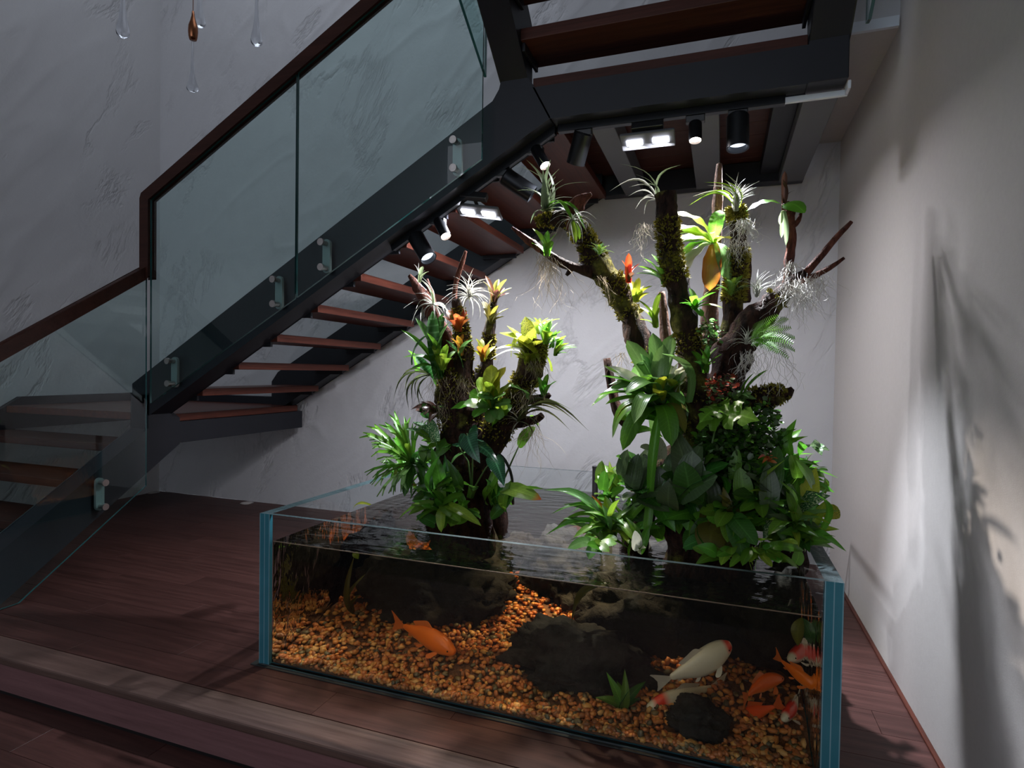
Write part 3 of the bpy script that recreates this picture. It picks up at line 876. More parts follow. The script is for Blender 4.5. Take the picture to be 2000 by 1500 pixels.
for i, (_, x, y, s) in enumerate(cand):
    z = gz(x, y)-.004+rp.uniform(-.004, .007) if _ else rp.uniform(.014, .036)
    rot = Quaternion((rp.uniform(-1, 1), rp.uniform(-1, 1), rp.uniform(-1, 1), rp.uniform(-1, 1))).normalized() if rp.random() < .3 else Quaternion((0, 0, 1), rp.uniform(0, 6.28))
    mm = Matrix.LocRotScale(Vector((x, y, max(z, .014+s*.6))), rot, (s*rp.uniform(.8, 1.2), s*rp.uniform(.7, 1.1), s))
    me = PM[i % 6]
    if i < 300:
        o = bpy.data.objects.new('pebble', me); COL.objects.link(o); o.parent = GB; o.matrix_local = Matrix.Translation(-GB.location) @ mm
    else:
        far.add([mm @ v.co for v in me.vertices], [tuple(p.vertices) for p in me.polygons])
o = far.build('pebbles', M['pebs'], GB, smooth=True); o['kind'] = 'stuff'


# ------------------------------------------------------------------ koi
def koi(label, head, tail, cfun, bend=0.0, upv=(0, 0, 1), fat=1.0, bend2=0.0, tailturn=0.0):
    H, T = at(*head), at(*tail); Ln = (H-T).length
    ex = (H-T).normalized(); ez = Vector(upv); ez = (ez-ex*ez.dot(ex)).normalized(); ey = ez.cross(ex)
    root_o = (H+T)/2
    def P(t, y, z):       # t 0 = tail tip, 1 = nose, in body lengths
        sy = bend*math.sin(PI*min(1, t))+tailturn*max(0, .35-t)**1.5; sz = bend2*math.sin(PI*t)
        return T+ex*(t*Ln)+ey*((y+sy)*Ln)+ez*((z+sz)*Ln)
    prof = [(.20, .028, .014), (.26, .036, .022), (.34, .054, .034), (.44, .083, .052), (.54, .107, .067), (.64, .118, .077), (.74, .114, .079), (.82, .099, .075), (.89, .078, .064), (.94, .056, .050), (.975, .035, .034), (.995, .016, .017)]
    n = 16; mb = MB(); cols = []
    for t, h, w in prof:
        for j in range(n):
            a = 2*PI*j/n
            zz = math.sin(a)*h*fat; zz = zz*1.05 if zz > 0 else zz*.95
            mb.v.append(P(t, math.cos(a)*w*fat, zz+(-.012 if t > .9 else 0))); cols.append(cfun(t, a))
    for i in range(len(prof)-1):
        for j in range(n):
            a = i*n+j; b = i*n+(j+1) % n; mb.f.append((a, b, b+n, a+n)); mb.mi.append(0)
    mb.f.append(tuple(reversed(range(n)))); mb.mi.append(0)
    mb.f.append(tuple((len(prof)-1)*n+j for j in range(n))); mb.mi.append(0)
    def fin(rows, part):
        nonlocal cols
        o = len(mb.v); m = len(rows[0])
        for r in rows:
            for q in r: mb.v.append(P(*q)); cols.append(cfun(q[0], None, part))
        for i in range(len(rows)-1):
            for j in range(m-1): mb.f.append((o+i*m+j, o+i*m+j+1, o+(i+1)*m+j+1, o+(i+1)*m+j)); mb.mi.append(0)
    # forked tail
    fin([[(.22, 0, .026), (.22, 0, 0), (.22, 0, -.026)], [(.15, .004, .060), (.16, .006, .0), (.15, .004, -.060)], [(.06, .012, .120), (.115, .012, 0), (.06, .012, -.112)], [(-.03, .02, .165), (.10, .016, .004), (-.02, .02, -.155)]], 'tail')
    # dorsal
    rows = []
    for k in range(7):
        t = .70-.30*k/6; hb = .118*fat*(1-abs(t-.64)*1.6); hh = [.015, .075, .072, .062, .052, .044, .030][k]
        rows.append([(t, 0, hb*.95), (t-.035, .004, hb+hh*.6), (t-.06, .008, hb+hh)])
    fin(rows, 'fin')
    for s in (-1, 1):
        fin([[(.80, s*.060, -.055), (.76, s*.066, -.060)], [(.775, s*.115, -.085), (.70, s*.105, -.085)], [(.735, s*.150, -.110), (.655, s*.125, -.105)], [(.70, s*.160, -.125), (.66, s*.145, -.120)]], 'fin')
        fin([[(.55, s*.030, -.095), (.51, s*.030, -.092)], [(.51, s*.05, -.130), (.455, s*.045, -.120)], [(.475, s*.06, -.150), (.43, s*.055, -.138)]], 'fin')
    fin([[(.37, 0, -.050), (.32, 0, -.042)], [(.335, 0, -.085), (.275, 0, -.075)], [(.305, 0, -.105), (.262, 0, -.095)]], 'fin')
    o = mb.build('koi', M['fish'], origin=root_o, smooth=True)
    ca = o.data.color_attributes.new('Col', 'FLOAT_COLOR', 'POINT')
    for i, c in enumerate(cols): ca.data[i].color = (c[0], c[1], c[2], 1)
    sb = o.modifiers.new('smooth', 'SUBSURF'); sb.levels = 1; sb.render_levels = 1
    tag(o, label, 'fish', 'koi in the fish tank')
    for s in (-1, 1):
        c = P(.925, s*.049*fat, .012)
        bm = bmesh.new(); bmesh.ops.create_uvsphere(bm, u_segments=12, v_segments=8, radius=Ln*.0095)
        me = bpy.data.meshes.new('eye'); bm.to_mesh(me); bm.free(); me.materials.append(M['eye'])
        e = bpy.data.objects.new('eye', me); COL.objects.link(e); e.parent = o; e.location = c-root_o
    return o


def orange(base=(.92, .19, .012), belly=(.95, .32, .06), finc=(.70, .17, .03)):
    def f(t, a, part=None):
        if part: return finc
        s = math.sin(a) if a is not None else 0
        k = max(0, -s); return tuple(base[i]*(1-k)+belly[i]*k for i in range(3))
    return f


def kohaku(red, patches, white=(.72, .66, .54), finc=(.62, .56, .48)):
    def f(t, a, part=None):
        if part: return red if any(p[0] < t < p[1] and p[2] == 'fin' for p in patches if len(p) > 2) else finc
        s = math.sin(a)
        for p in patches:
            if len(p) == 2 and p[0] < t < p[1] and s > -.25: return red
        return white
    return f


RED = (.78, .05, .022)
koi('lone orange koi nosing the pebbles in the left half of the tank', (890, 1274, 1.99), (762, 1212, 2.06), orange(), .02, (.25, -.25, 1), 1.2)
koi('large white koi with a red spot on its head swimming upward', (1428, 1255, 2.06), (1272, 1330, 1.96), kohaku(RED, [(.90, .995)]), -.07, (-.55, -.55, .75), 1.45, -.02, -.3)
koi('white koi with red patches on its head, behind the tail of the large white koi', (1262, 1381, 1.99), (1420, 1330, 2.16), kohaku(RED, [(.76, .83), (.86, .94)]), .02, (-.2, -.4, 1))
koi('bright orange koi pointing down to the right glass edge', (1606, 1351, 1.99), (1510, 1275, 2.10), orange(), -.05, (.3, -.35, 1), 1.05)
koi('orange koi turned away, left of the one at the right glass edge', (1530, 1322, 2.14), (1452, 1372, 1.96), orange((.88, .14, .01)), .10, (-.1, -.1, 1), 1.1)
koi('dark red-orange koi lowest among the group at the right', (1438, 1402, 2.10), (1535, 1372, 2.02), orange((.80, .09, .01), (.8, .14, .02), (.55, .10, .02)), .04, (0, -.1, 1))
koi('small red and white koi facing the viewer above the orange ones', (1541, 1287, 2.06), (1570, 1248, 2.30), kohaku((.75, .04, .02), [(.55, .9)]), .06, (0, -.3, 1))
koi('small red and white koi facing the viewer near the pebbles at the right', (1529, 1405, 1.98), (1560, 1350, 2.20), kohaku((.75, .04, .02), [(.6, .93)]), .03, (0, -.35, 1))

# black pipes in the back of the tank
for lb, px in (('black filter pipe standing in the water at the back glass, left one', 1160), ('black filter pipe half hidden by leaves at the back glass, right one', 1183)):
    a = at(px+3, 912, 3.22); r = thing('filter_pipe', lb, 'pipe', (a.x, a.y, .30))
    MB().cyl((a.x, a.y, .30), a-Vector((0, 0, .006)), .0165, 18).build('tube', M['blackp'], r)
    MB().cyl(a-Vector((0, 0, .008)), a+Vector((0, 0, .004)), .0185, 18).build('cap', M['blackp'], r)

# ------------------------------------------------------------------ driftwood
rb = random.Random(11)


def bark_jit(seed, amp=.26):
    def f(p, d, t, a):
        q = p+d*.02
        return 1+amp*noise.noise(q*14+Vector((seed, 0, 0)))+amp*.7*noise.noise(Vector((q.x*38, q.y*38, q.z*11+seed)))+amp*.6*noise.noise(q*75)-amp*.5*abs(math.sin(a*4+noise.noise(q*9)*4))
    return f


def limb(name, par, pts, m, Y, seed, amp=.22, n=14, spans=6):
    cp = []
    for q in pts:
        y = Y+(q[3] if len(q) > 3 else 0); c = at(q[0], q[1], y); cp.append((c, msize(q[2], c)))
    sm = crom(cp, spans)
    P = [a for a, b in sm]; R = [max(.0015, b) for a, b in sm]
    o = MB().tube(P, R, n, jit=bark_jit(seed, amp)).build(name, M[m], par, smooth=True)
    return list(zip(P, R))


def tufts(par, paths, count, seed, name='moss', m='moss', h=(.006, .019), upbias=-.3):
    r = random.Random(seed); mb = MB()
    tot = [(P, R) for path in paths for P, R in path]
    for _ in range(count):
        path = paths[r.randrange(len(paths))]; i = r.randrange(len(path)-1)
        (p, ra), (p2, rb2) = path[i], path[i+1]; t = r.random()
        c = p.lerp(p2, t); rr = ra+(rb2-ra)*t
        if noise.noise(c*9+Vector((seed, 0, 0))) < -.05: continue
        ax = (p2-p).normalized(); d = Vector((r.gauss(0, 1), r.gauss(0, 1), r.gauss(0, 1))); d = (d-ax*d.dot(ax)).normalized()
        if d.z < upbias and r.random() < .7: continue
        s = c+d*rr*.93; g = (d+Vector((r.gauss(0, .4), r.gauss(0, .4), r.gauss(0, .4)+.15))).normalized()
        l = r.uniform(*h); w = g.cross(Vector((r.random()-.5, r.random()-.5, r.random()-.5))).normalized()*l*.35
        mb.add([s-w, s+w, s+g*l, s+g*l*.4+w.cross(g)*.8], [(0, 1, 2), (0, 1, 3)])
    o = mb.build(name, M[m], par); o['kind'] = 'stuff'
    return o


LT = thing('driftwood_tree', 'shorter mossy driftwood tree at the left covered in small bromeliads', 'driftwood', at(905, 990, 2.47)-Vector((0, 0, .3)))
Y1 = 2.47
lt = {}
lt['trunk'] = limb('trunk', LT, [(905, 1075, 66), (905, 1000, 58), (900, 930, 54), (905, 860, 52), (900, 800, 48), (893, 748, 40), (888, 720, 26)], 'barkd', Y1, 1, .2, 20, 8)
lt['a'] = limb('branch', LT, [(890, 760, 26), (878, 690, 22), (852, 625, 17), (825, 575, 14), (800, 538, 5)], 'barkr', Y1, 2)
limb('branch', LT, [(850, 625, 9), (845, 590, 8), (834, 545, 3)], 'barkr', Y1+.02, 3, spans=4)
lt['b'] = limb('branch', LT, [(905, 770, 24), (905, 700, 20), (900, 640, 15), (890, 585, 9)], 'bark', Y1-.02, 4)
limb('branch', LT, [(888, 590, 6), (890, 555, 5), (902, 515, 5), (910, 490, 3)], 'barkr', Y1, 5, spans=4)
lt['c'] = limb('branch', LT, [(915, 790, 30), (945, 730, 17), (953, 690, 13), (956, 650, 12), (962, 610, 9), (965, 575, 6)], 'bark', Y1+.03, 6)
lt['d'] = limb('branch', LT, [(930, 900, 34), (965, 850, 32), (1000, 800, 28), (1022, 750, 27), (1040, 700, 26), (1050, 662, 20)], 'bark', Y1-.02, 7)
limb('branch', LT, [(1000, 792, 11), (1035, 782, 10), (1062, 778, 9), (1074, 770, 5)], 'barkd', Y1-.04, 8, spans=5)
limb('branch', LT, [(975, 835, 14), (1015, 825, 11), (1045, 820, 9), (1060, 810, 6)], 'barkd', Y1-.06, 9, spans=5)
limb('branch', LT, [(880, 815, 12), (845, 805, 9), (815, 800, 4)], 'barkd', Y1, 10, spans=5)
limb('root', LT, [(880, 930, 22), (850, 990, 20), (825, 1050, 16)], 'barkd', Y1-.03, 12, spans=5)
limb('root', LT, [(935, 920, 22), (965, 975, 18), (985, 1050, 14)], 'barkd', Y1-.02, 13, spans=5)
tufts(LT, [lt['b'], lt['c'], lt['d'], lt['d'], lt['trunk'][26:]], 7000, 5)

RT = thing('driftwood_tree', 'taller mossy driftwood tree at the right with branches spread like fingers', 'driftwood', at(1370, 1060, 2.36)-Vector((0, 0, .3)))
Y2 = 2.36
q = {}
q['pole'] = limb('trunk', RT, [(1345, 1120, 34), (1352, 1050, 32), (1362, 960, 33), (1368, 880, 33), (1364, 800, 33), (1352, 720, 28), (1340, 640, 25), (1325, 570, 24), (1310, 500, 23), (1303, 430, 23), (1300, 378, 22)], 'bark', Y2-.05, 21, .18, 18, 8)
q['a'] = limb('branch', RT, [(1330, 830, 34), (1290, 760, 30), (1252, 680, 25), (1232, 620, 24), (1205, 565, 26), (1165, 515, 27), (1140, 465, 22), (1112, 432, 18), (1080, 428, 15), (1048, 436, 8)], 'bark', Y2+.06, 22, .25)
limb('branch', RT, [(1128, 450, 18), (1118, 415, 17), (1130, 395, 15), (1155, 378, 4)], 'barkr', Y2+.05, 23, .35, spans=5)
limb('branch', RT, [(1160, 530, 13), (1115, 520, 9), (1082, 504, 9), (1052, 484, 8)], 'barkd', Y2+.03, 24, .25)
limb('branch', RT, [(1062, 490, 6), (1045, 479, 8), (1022, 462, 6), (1000, 445, 2.5)], 'barkr', Y2+.03, 44, .3)
limb('branch', RT, [(1120, 520, 7), (1106, 538, 3)], 'barkd', Y2+.03, 25, spans=4)
q['e'] = limb('branch', RT, [(1385, 880, 38), (1400, 790, 38), (1425, 710, 37), (1455, 650, 35), (1500, 600, 26), (1545, 560, 17), (1575, 535, 11)], 'barkd', Y2+.05, 26, .28, 16)
limb('branch', RT, [(1560, 548, 9), (1595, 510, 7), (1630, 468, 6), (1663, 433, 4)], 'barkr', Y2+.05, 27, .2, spans=5)
limb('branch', RT, [(1560, 555, 8), (1600, 534, 6), (1625, 520, 5), (1649, 504, 3)], 'barkr', Y2+.02, 28, .2, spans=5)
limb('branch', RT, [(1535, 565, 9), (1542, 510, 9), (1546, 450, 9), (1541, 415, 11), (1534, 396, 7)], 'barkr', Y2+.08, 29, .35, spans=6)
limb('branch', RT, [(1547, 445, 6), (1560, 430, 5), (1565, 416, 3)], 'barkr', Y2+.08, 30, .3, spans=4)
limb('branch', RT, [(1385, 700, 17), (1386, 610, 17), (1392, 540, 15), (1398, 450, 12), (1402, 380, 10), (1405, 320, 5)], 'barkp', Y2+.22, 31, .15)
q['g'] = limb('branch', RT, [(1425, 660, 22), (1432, 590, 21), (1440, 520, 20), (1442, 450, 18), (1436, 405, 15)], 'bark', Y2+.12, 32, .22)
limb('branch', RT, [(1452, 590, 13), (1456, 540, 12), (1462, 500, 6)], 'barkd', Y2+.14, 33, .3, spans=5)
limb('branch', RT, [(1305, 700, 14), (1298, 630, 10), (1293, 570, 6)], 'barkp', Y2+.12, 34, .15, spans=5)
q['log'] = limb('branch', RT, [(1430, 800, 22), (1470, 785, 26), (1510, 772, 22), (1535, 768, 14), (1548, 758, 4)], 'barkd', Y2-.02, 35, .35)
limb('branch', RT, [(1185, 700, 8), (1205, 800, 12), (1230, 830, 14)], 'barkd', Y2+.1, 36, .25, spans=5)
q['mass'] = limb('dark_core', RT, [(1400, 1120, 60), (1395, 1040, 88), (1390, 960, 105), (1395, 890, 100), (1405, 830, 70), (1405, 790, 40)], 'barkd', Y2+.13, 37, .35, 22, 7)  # unseen core added to block see-through and darken the mound's inside
limb('root', RT, [(1360, 930, 34), (1335, 1010, 36), (1325, 1075, 30), (1320, 1120, 24)], 'barkd', Y2-.10, 38, .3, spans=6)
limb('root', RT, [(1300, 900, 30), (1260, 980, 34), (1240, 1060, 30), (1235, 1120, 22)], 'barkd', Y2+.05, 39, .3, spans=6)
limb('root', RT, [(1480, 900, 40), (1530, 970, 44), (1545, 1060, 34), (1550, 1120, 26)], 'barkd', Y2+.12, 40, .3, spans=6)
tufts(RT, [q['pole'][24:], q['pole'][30:], q['a'], q['a'], q['e'][26:], q['g'], q['g']], 15000, 6)
tufts(RT, [q['log'][6:20]], 700, 8, upbias=.2)

# ------------------------------------------------------------------ leaves
LM = {}


def prof_w(kind, t):
    if kind in ('strap', 'strapd', 'strapu'): return 1.22*min(1, .70+.6*t)*(1-max(0, (t-.60)/.40)**2.6)**.75 if t < 1 else 0
    if kind == 'lance': return max(0, math.sin(PI*t**.85))**.9*(1 if t < .97 else .5) if t < 1 else 0
    if kind == 'heart':   # with petiole
        if t < .30: return .045
        s = (t-.30)/.70; return (max(0, s)**.38)*((1-s)**.62)*1.55 if s < 1 else 0
    if kind == 'spoon':
        if t < .28: return .06
        s = (t-.28)/.72; return max(.06, math.sin(PI*s**.8)**.8) if s < 1 else 0
    if kind == 'hair': return 1-t*.97
    if kind == 'nest': return (min(1, .25+1.7*t))*(1-max(0, (t-.7)/.3)**2.2)**.7 if t < 1 else 0
    if kind == 'blade': return (.55+.6*math.sin(PI*min(1, t*.9)))*(1-t**3) if t < 1 else 0
    return 1


def leafmesh(kind, mname, var):
    key = (kind, mname, var)
    if key in LM: return LM[key]
    r = random.Random(hash(kind) % 97+var*13) if False else random.Random(sum(map(ord, kind))+var*13)
    bow = {'strap': .12, 'strapd': .30, 'strapu': -.10, 'lance': .24, 'heart': .27, 'spoon': .18, 'hair': .22, 'nest': .14, 'blade': .28}.get(kind, .15)*(1+.3*(r.random()-.5))
    chan = {'strap': .30, 'strapd': .22, 'strapu': .3, 'lance': .40, 'heart': .34, 'spoon': .12, 'hair': .2, 'nest': .2, 'blade': .35}.get(kind, .2)
    wav = {'nest': .16, 'lance': .05, 'heart': .06}.get(kind, .02)
    n, m = {'hair': (7, 1), 'heart': (12, 2), 'nest': (14, 2)}.get(kind, (9, 2))
    skew = r.uniform(-.06, .06); ph = r.uniform(0, 6)
    V = []; UV = []; Fc = []
    for i in range(n+1):
        t = i/n; w = prof_w(kind, t)*.5
        zz = bow*math.sin(PI*t**.85)
        if kind == 'heart' and t > .3: zz = bow*(1-((t-.3)/.7)**1.6)*1.0 if t > .35 else bow
        if kind == 'heart' and t <= .3: zz = bow*(t/.3)**.8
        for j in range(-m, m+1):
            s = j/m
            V.append(Vector((s*w+skew*math.sin(PI*t)*2, t-(.10*abs(s)*(1 if kind == 'heart' and .28 < t < .5 else 0)), zz)))
            V[-1].z += chan*abs(s)**1.5*w*.22+wav*.10*math.sin(t*20+ph+(2 if s > 0 else 0))*abs(s)
            UV.append((s*.5+.5, t))
    k = 2*m+1
    for i in range(n):
        for j in range(k-1): Fc.append((i*k+j, i*k+j+1, (i+1)*k+j+1, (i+1)*k+j))
    me = bpy.data.meshes.new('leaf'); me.from_pydata(V, [], Fc); me.update()
    ul = me.uv_layers.new(name='UVMap')
    for lp in me.loops: ul.data[lp.index].uv = UV[lp.vertex_index]
    me.polygons.foreach_set('use_smooth', [True]*len(me.polygons)); me.materials.append(L[mname])
    LM[key] = me
    return me


def special(kind, mname):
    """flat outline leaves: arrow (alocasia), split (philodendron), fork (staghorn)"""
    key = (kind, mname)
    if key in LM: return LM[key]
    if kind == 'arrow': half = [(0, .30), (.10, .12), (.26, .0), (.36, .06), (.40, .22), (.36, .42), (.30, .52), (.22, .70), (.12, .86), (0, 1)]
    elif kind == 'split': half = [(0, .22), (.12, .10), (.30, .06), (.42, .18), (.30, .30), (.46, .36), (.48, .46), (.28, .48), (.42, .60), (.40, .70), (.22, .68), (.28, .82), (.12, .90), (0, 1)]
    elif kind == 'round': half = [(0, .0), (.2, .03), (.38, .16), (.46, .36), (.44, .58), (.32, .80), (.14, .95), (0, 1)]
    rows = 6; V = []; UV = []; Fc = []
    c0, c1 = half[0][1], 1.0
    for i, (x, y) in enumerate(half):
        yc = c0+(c1-c0)*i/(len(half)-1)
        for s in (-1, 1):
            for k in range(3):
                f = k/2; X = s*x*f; Yc = yc+(y-yc)*f
                z = .16*math.sin(PI*min(1, max(0, Yc)))+.10*abs(X)-.22*X*X*2
                V.append(Vector((X, Yc, z))); UV.append((.5+X, Yc))
    st = 6
    for i in range(len(half)-1):
        for b in (0, 3):
            for k in range(2):
                q = (i*st+b+k, i*st+b+k+1, (i+1)*st+b+k+1, (i+1)*st+b+k)
                Fc.append(q if b else q[::-1])
    me = bpy.data.meshes.new('leaf'); me.from_pydata(V, [], Fc); me.update()
    ul = me.uv_layers.new(name='UVMap')
    for lp in me.loops: ul.data[lp.index].uv = UV[lp.vertex_index]
    me.polygons.foreach_set('use_smooth', [True]*len(me.polygons)); me.materials.append(L[mname]); LM[key] = me
    return me


def forkmesh(mname, var):
    key = ('fork', mname, var)
    if key in LM: return LM[key]
    r = random.Random(var+40); V = []; UV = []; Fc = []
    def strip(a, b, w0, w1, z0, z1, n=4):
        d = (b-a).normalized(); pn = Vector((-d.y, d.x)); o = len(V)
        for i in range(n+1):
            t = i/n; c = a.lerp(b, t); w = w0+(w1-w0)*t; z = z0+(z1-z0)*t
            for s in (-1, 0, 1): V.append(Vector((c.x+pn.x*w*s, c.y+pn.y*w*s, z-(.02 if s == 0 else 0)))); UV.append((.5+s*.5, min(1, max(0, c.y))))
        for i in range(n):
            for j in range(2): Fc.append((o+i*3+j, o+i*3+j+1, o+i*3+j+4, o+i*3+j+3))
    A = Vector((0, 0)); B = Vector((r.uniform(-.03, .03), .55)); strip(A, B, .025, .075, 0, .13, 6)
    for s in (-1, 1):
        C = B+Vector((s*.09, .22+r.uniform(-.03, .05))); strip(B+Vector((s*.03, -.03)), C, .05, .045, .13, .11)
        for e in (-1, 1):
            D = C+Vector((s*.04+e*.06, .15+r.uniform(-.05, .06))); strip(C+Vector((e*.015, -.02)), D, .035, .006, .11, .03)
    me = bpy.data.meshes.new('leaf'); me.from_pydata(V, [], Fc); me.update()
    ul = me.uv_layers.new(name='UVMap')
    for lp in me.loops: ul.data[lp.index].uv = UV[lp.vertex_index]
    me.polygons.foreach_set('use_smooth', [True]*len(me.polygons)); me.materials.append(L[mname]); LM[key] = me
    return me


def frondmesh(mname, var):
    key = ('frond', mname, var)
    if key in LM: return LM[key]
    r = random.Random(var+70); V = []; UV = []; Fc = []; n = 22
    def pos(t): return Vector((0, t, .22*math.sin(PI*t*.95)-.02))
    for i in range(n):
        t = .08+.9*i/(n-1); c = pos(t); ln = .165*math.sin(PI*(.12+.83*t))**.8+.012
        for s in (-1, 1):
            o = len(V); d = Vector((s, .28, -.12)).normalized(); e = Vector((0, 1, .1))*.0125
            V.extend([c-e*.8, c+e*.8, c+d*ln*.6+e*.8, c+d*ln, c+d*ln*.55-e*.9]); UV.extend([(.5, t)]*2+[(.8, t)]*3)
            Fc.append((o, o+1, o+2, o+3, o+4) if s < 0 else (o+4, o+3, o+2, o+1, o))
    o = len(V)
    for i in range(9):
        c = pos(i/8)
        for s in (-1, 1): V.append(c+Vector((s*.006, 0, .002))); UV.append((.5, i/8))
    for i in range(8): Fc.append((o+2*i, o+2*i+1, o+2*i+3, o+2*i+2))
    me = bpy.data.meshes.new('frond'); me.from_pydata(V, [], Fc); me.update()
    ul = me.uv_layers.new(name='UVMap')
    for lp in me.loops: ul.data[lp.index].uv = UV[lp.vertex_index]
    me.materials.append(L[mname]); LM[key] = me
    return me


rl = random.Random(21)


def leaf(par, kind, mname, base, tip, w, roll=0.0, name='leaf', hint=None, wz=None):
    base, tip = Vector(base), Vector(tip); d = tip-base; ln = max(d.length, 1e-4); y = d/ln
    h = Vector(hint) if hint is not None else Vector((0, -1.0, .5) if kind == 'frond' else (0, -.55, 1) if kind in ('heart', 'lance', 'nest', 'round', 'split', 'arrow', 'fork') else (0, -.25, 1))
    z = h-y*h.dot(y)
    if z.length < .12: z = Vector((0, -1, .3)); z = z-y*z.dot(y)
    z.normalize(); x = y.cross(z)
    if roll:
        qn = Quaternion(y, roll); x = qn @ x; z = qn @ z
    if kind == 'fork': me = forkmesh(mname, rl.randrange(3))
    elif kind == 'frond': me = frondmesh(mname, rl.randrange(2)); name = 'frond'
    elif kind in ('arrow', 'split', 'round'): me = special(kind, mname)
    else: me = leafmesh(kind, mname, rl.randrange(3))
    sx = w if kind not in ('fork', 'frond', 'arrow', 'split', 'round') else (w if w else ln)
    sz = ln
    mt = Matrix(((x.x*sx, y.x*ln, z.x*sz, 0), (x.y*sx, y.y*ln, z.y*sz, 0), (x.z*sx, y.z*ln, z.z*sz, 0), (0, 0, 0, 1)))
    o = bpy.data.objects.new(name, me); COL.objects.link(o); o.parent = par
    o.matrix_local = Matrix.Translation(base-par.location) @ mt
    return o


def plant(name, label, cat, base, Y, sets, group=None, spread=.07):
    """sets: (kind, leaf colour, width in photo pixels, [(px, py[, dY[, roll]])...][, (bx, by)])"""
    b = at(base[0], base[1], Y)
    r = thing(name, label, cat, b, group)
    for st in sets:
        kind, mn, w, tips = st[:4]
        b0 = at(st[4][0], st[4][1], Y) if len(st) > 4 else b
        for tp in tips:
            dy = tp[2] if len(tp) > 2 else rl.uniform(-spread, spread*.8)
            e = at(tp[0], tp[1], Y+dy)
            bb = b0+Vector((rl.uniform(-1, 1), rl.uniform(-1, 1), rl.uniform(-.5, .5)))*.004
            if name in ('fern',) or kind in ('arrow', 'split', 'round'): bb = b0
            leaf(r, kind, mn, bb, e, msize(w, e)*rl.uniform(.9, 1.1), tp[3] if len(tp) > 3 else rl.uniform(-.25, .25))
    return r


def rosette(name, label, cat, base, Y, kind, mn, n, ln, w, axis=(0, 0, 1), el=(80, 5), group=None, seed=0, extra=None):
    """leaves spiralling round an axis; ln, w in photo pixels"""
    b = at(base[0], base[1], Y); r = thing(name, label, cat, b, group); rr = random.Random(seed)
    ax = Vector(axis).normalized(); u = ax.cross(Vector((.3, 1, .1))).normalized(); v = ax.cross(u)
    for i in range(n):
        a = i*2.39996+rr.uniform(-.25, .25); f = (i+.5)/n
        e = math.radians(el[0]+(el[1]-el[0])*f+rr.uniform(-9, 9)); l = msize(ln, b)*(.62+.42*f)*rr.uniform(.85, 1.12)
        d = (u*math.cos(a)+v*math.sin(a))*math.cos(e)+ax*math.sin(e)
        m2 = mn if isinstance(mn, str) else mn[rr.randrange(len(mn))]
        leaf(r, kind, m2, b+ax*(.004*rr.random()), b+d*l, msize(w, b)*rr.uniform(.85, 1.12), rr.uniform(-.2, .2), hint=ax)
    return r


def strands(par, name, spots, m, seed, curl=.35, rad=.0008):
    """hanging hair: (px, py, Y, length px, spread px, count)"""
    r = random.Random(seed); mb = MB()
    for px, py, Y, ln, sp, cnt in spots:
        for _ in range(cnt):
            c = at(px+r.gauss(0, sp), py+r.gauss(0, sp*.4), Y+r.gauss(0, .012)); l = msize(ln, c)*r.uniform(.4, 1.15)
            pts = [c]; ph = r.uniform(0, 6); k = 9
            dr = Vector((r.gauss(0, .5), r.gauss(0, .5), -1)).normalized()
            for i in range(k):
                dr = (dr+Vector((r.gauss(0, curl), r.gauss(0, curl), -.22+r.gauss(0, curl*.6)))).normalized(); pts.append(pts[-1]+dr*(l/k))
            mb.tube(pts, [rad*(1-.6*i/k) for i in range(k+1)], 3, cap=False)
    o = mb.build(name, M[m], par); o['kind'] = 'stuff'
    return o


def fill(key, n, cx, cy, rx, ry, kinds, w, lpx=75, dy=(-.10, .08), seed=0):
    """extra leaves of the plant whose label starts with key, inside an ellipse of the picture"""
    par = next(o for o in bpy.data.objects if o.parent is None and str(o.get('label', '')).startswith(key))
    r = random.Random(seed+n*7+int(cx)); Yp = par.location.y
    for i in range(n):
        a = r.uniform(0, 2*PI); q = r.random()**.5; px, py = cx+rx*q*math.cos(a), cy+ry*q*math.sin(a)
        y = Yp+r.uniform(*dy); e = at(px, py, y)
        core = Vector((par.location.x, Yp+.04, par.location.z)); d = core-e; l = msize(lpx*r.uniform(.7, 1.2), e)
        d = (d.normalized()+Vector((r.gauss(0, .45), r.gauss(0, .3)+.25, -abs(r.gauss(.35, .3))))).normalized()
        k = kinds[r.randrange(len(kinds))]
        leaf(par, k[0], k[1], e+d*l, e, msize(w, e)*r.uniform(.8, 1.2), r.uniform(-.7, .7))

# ------------------------------------------------------------------ plants on the left driftwood tree
YA = 2.47
def fan(cx, cy, r0, r1, a0, a1, n, seed=0, dy=.06):
    r = random.Random(seed); out = []
    for i in range(n):
        a = math.radians(a0+(a1-a0)*((i+.5)/n)+r.uniform(-6, 6)); q = r.uniform(r0, r1)
        out.append((cx+q*math.cos(a), cy-q*math.sin(a), r.uniform(-dy, dy)))
    return out


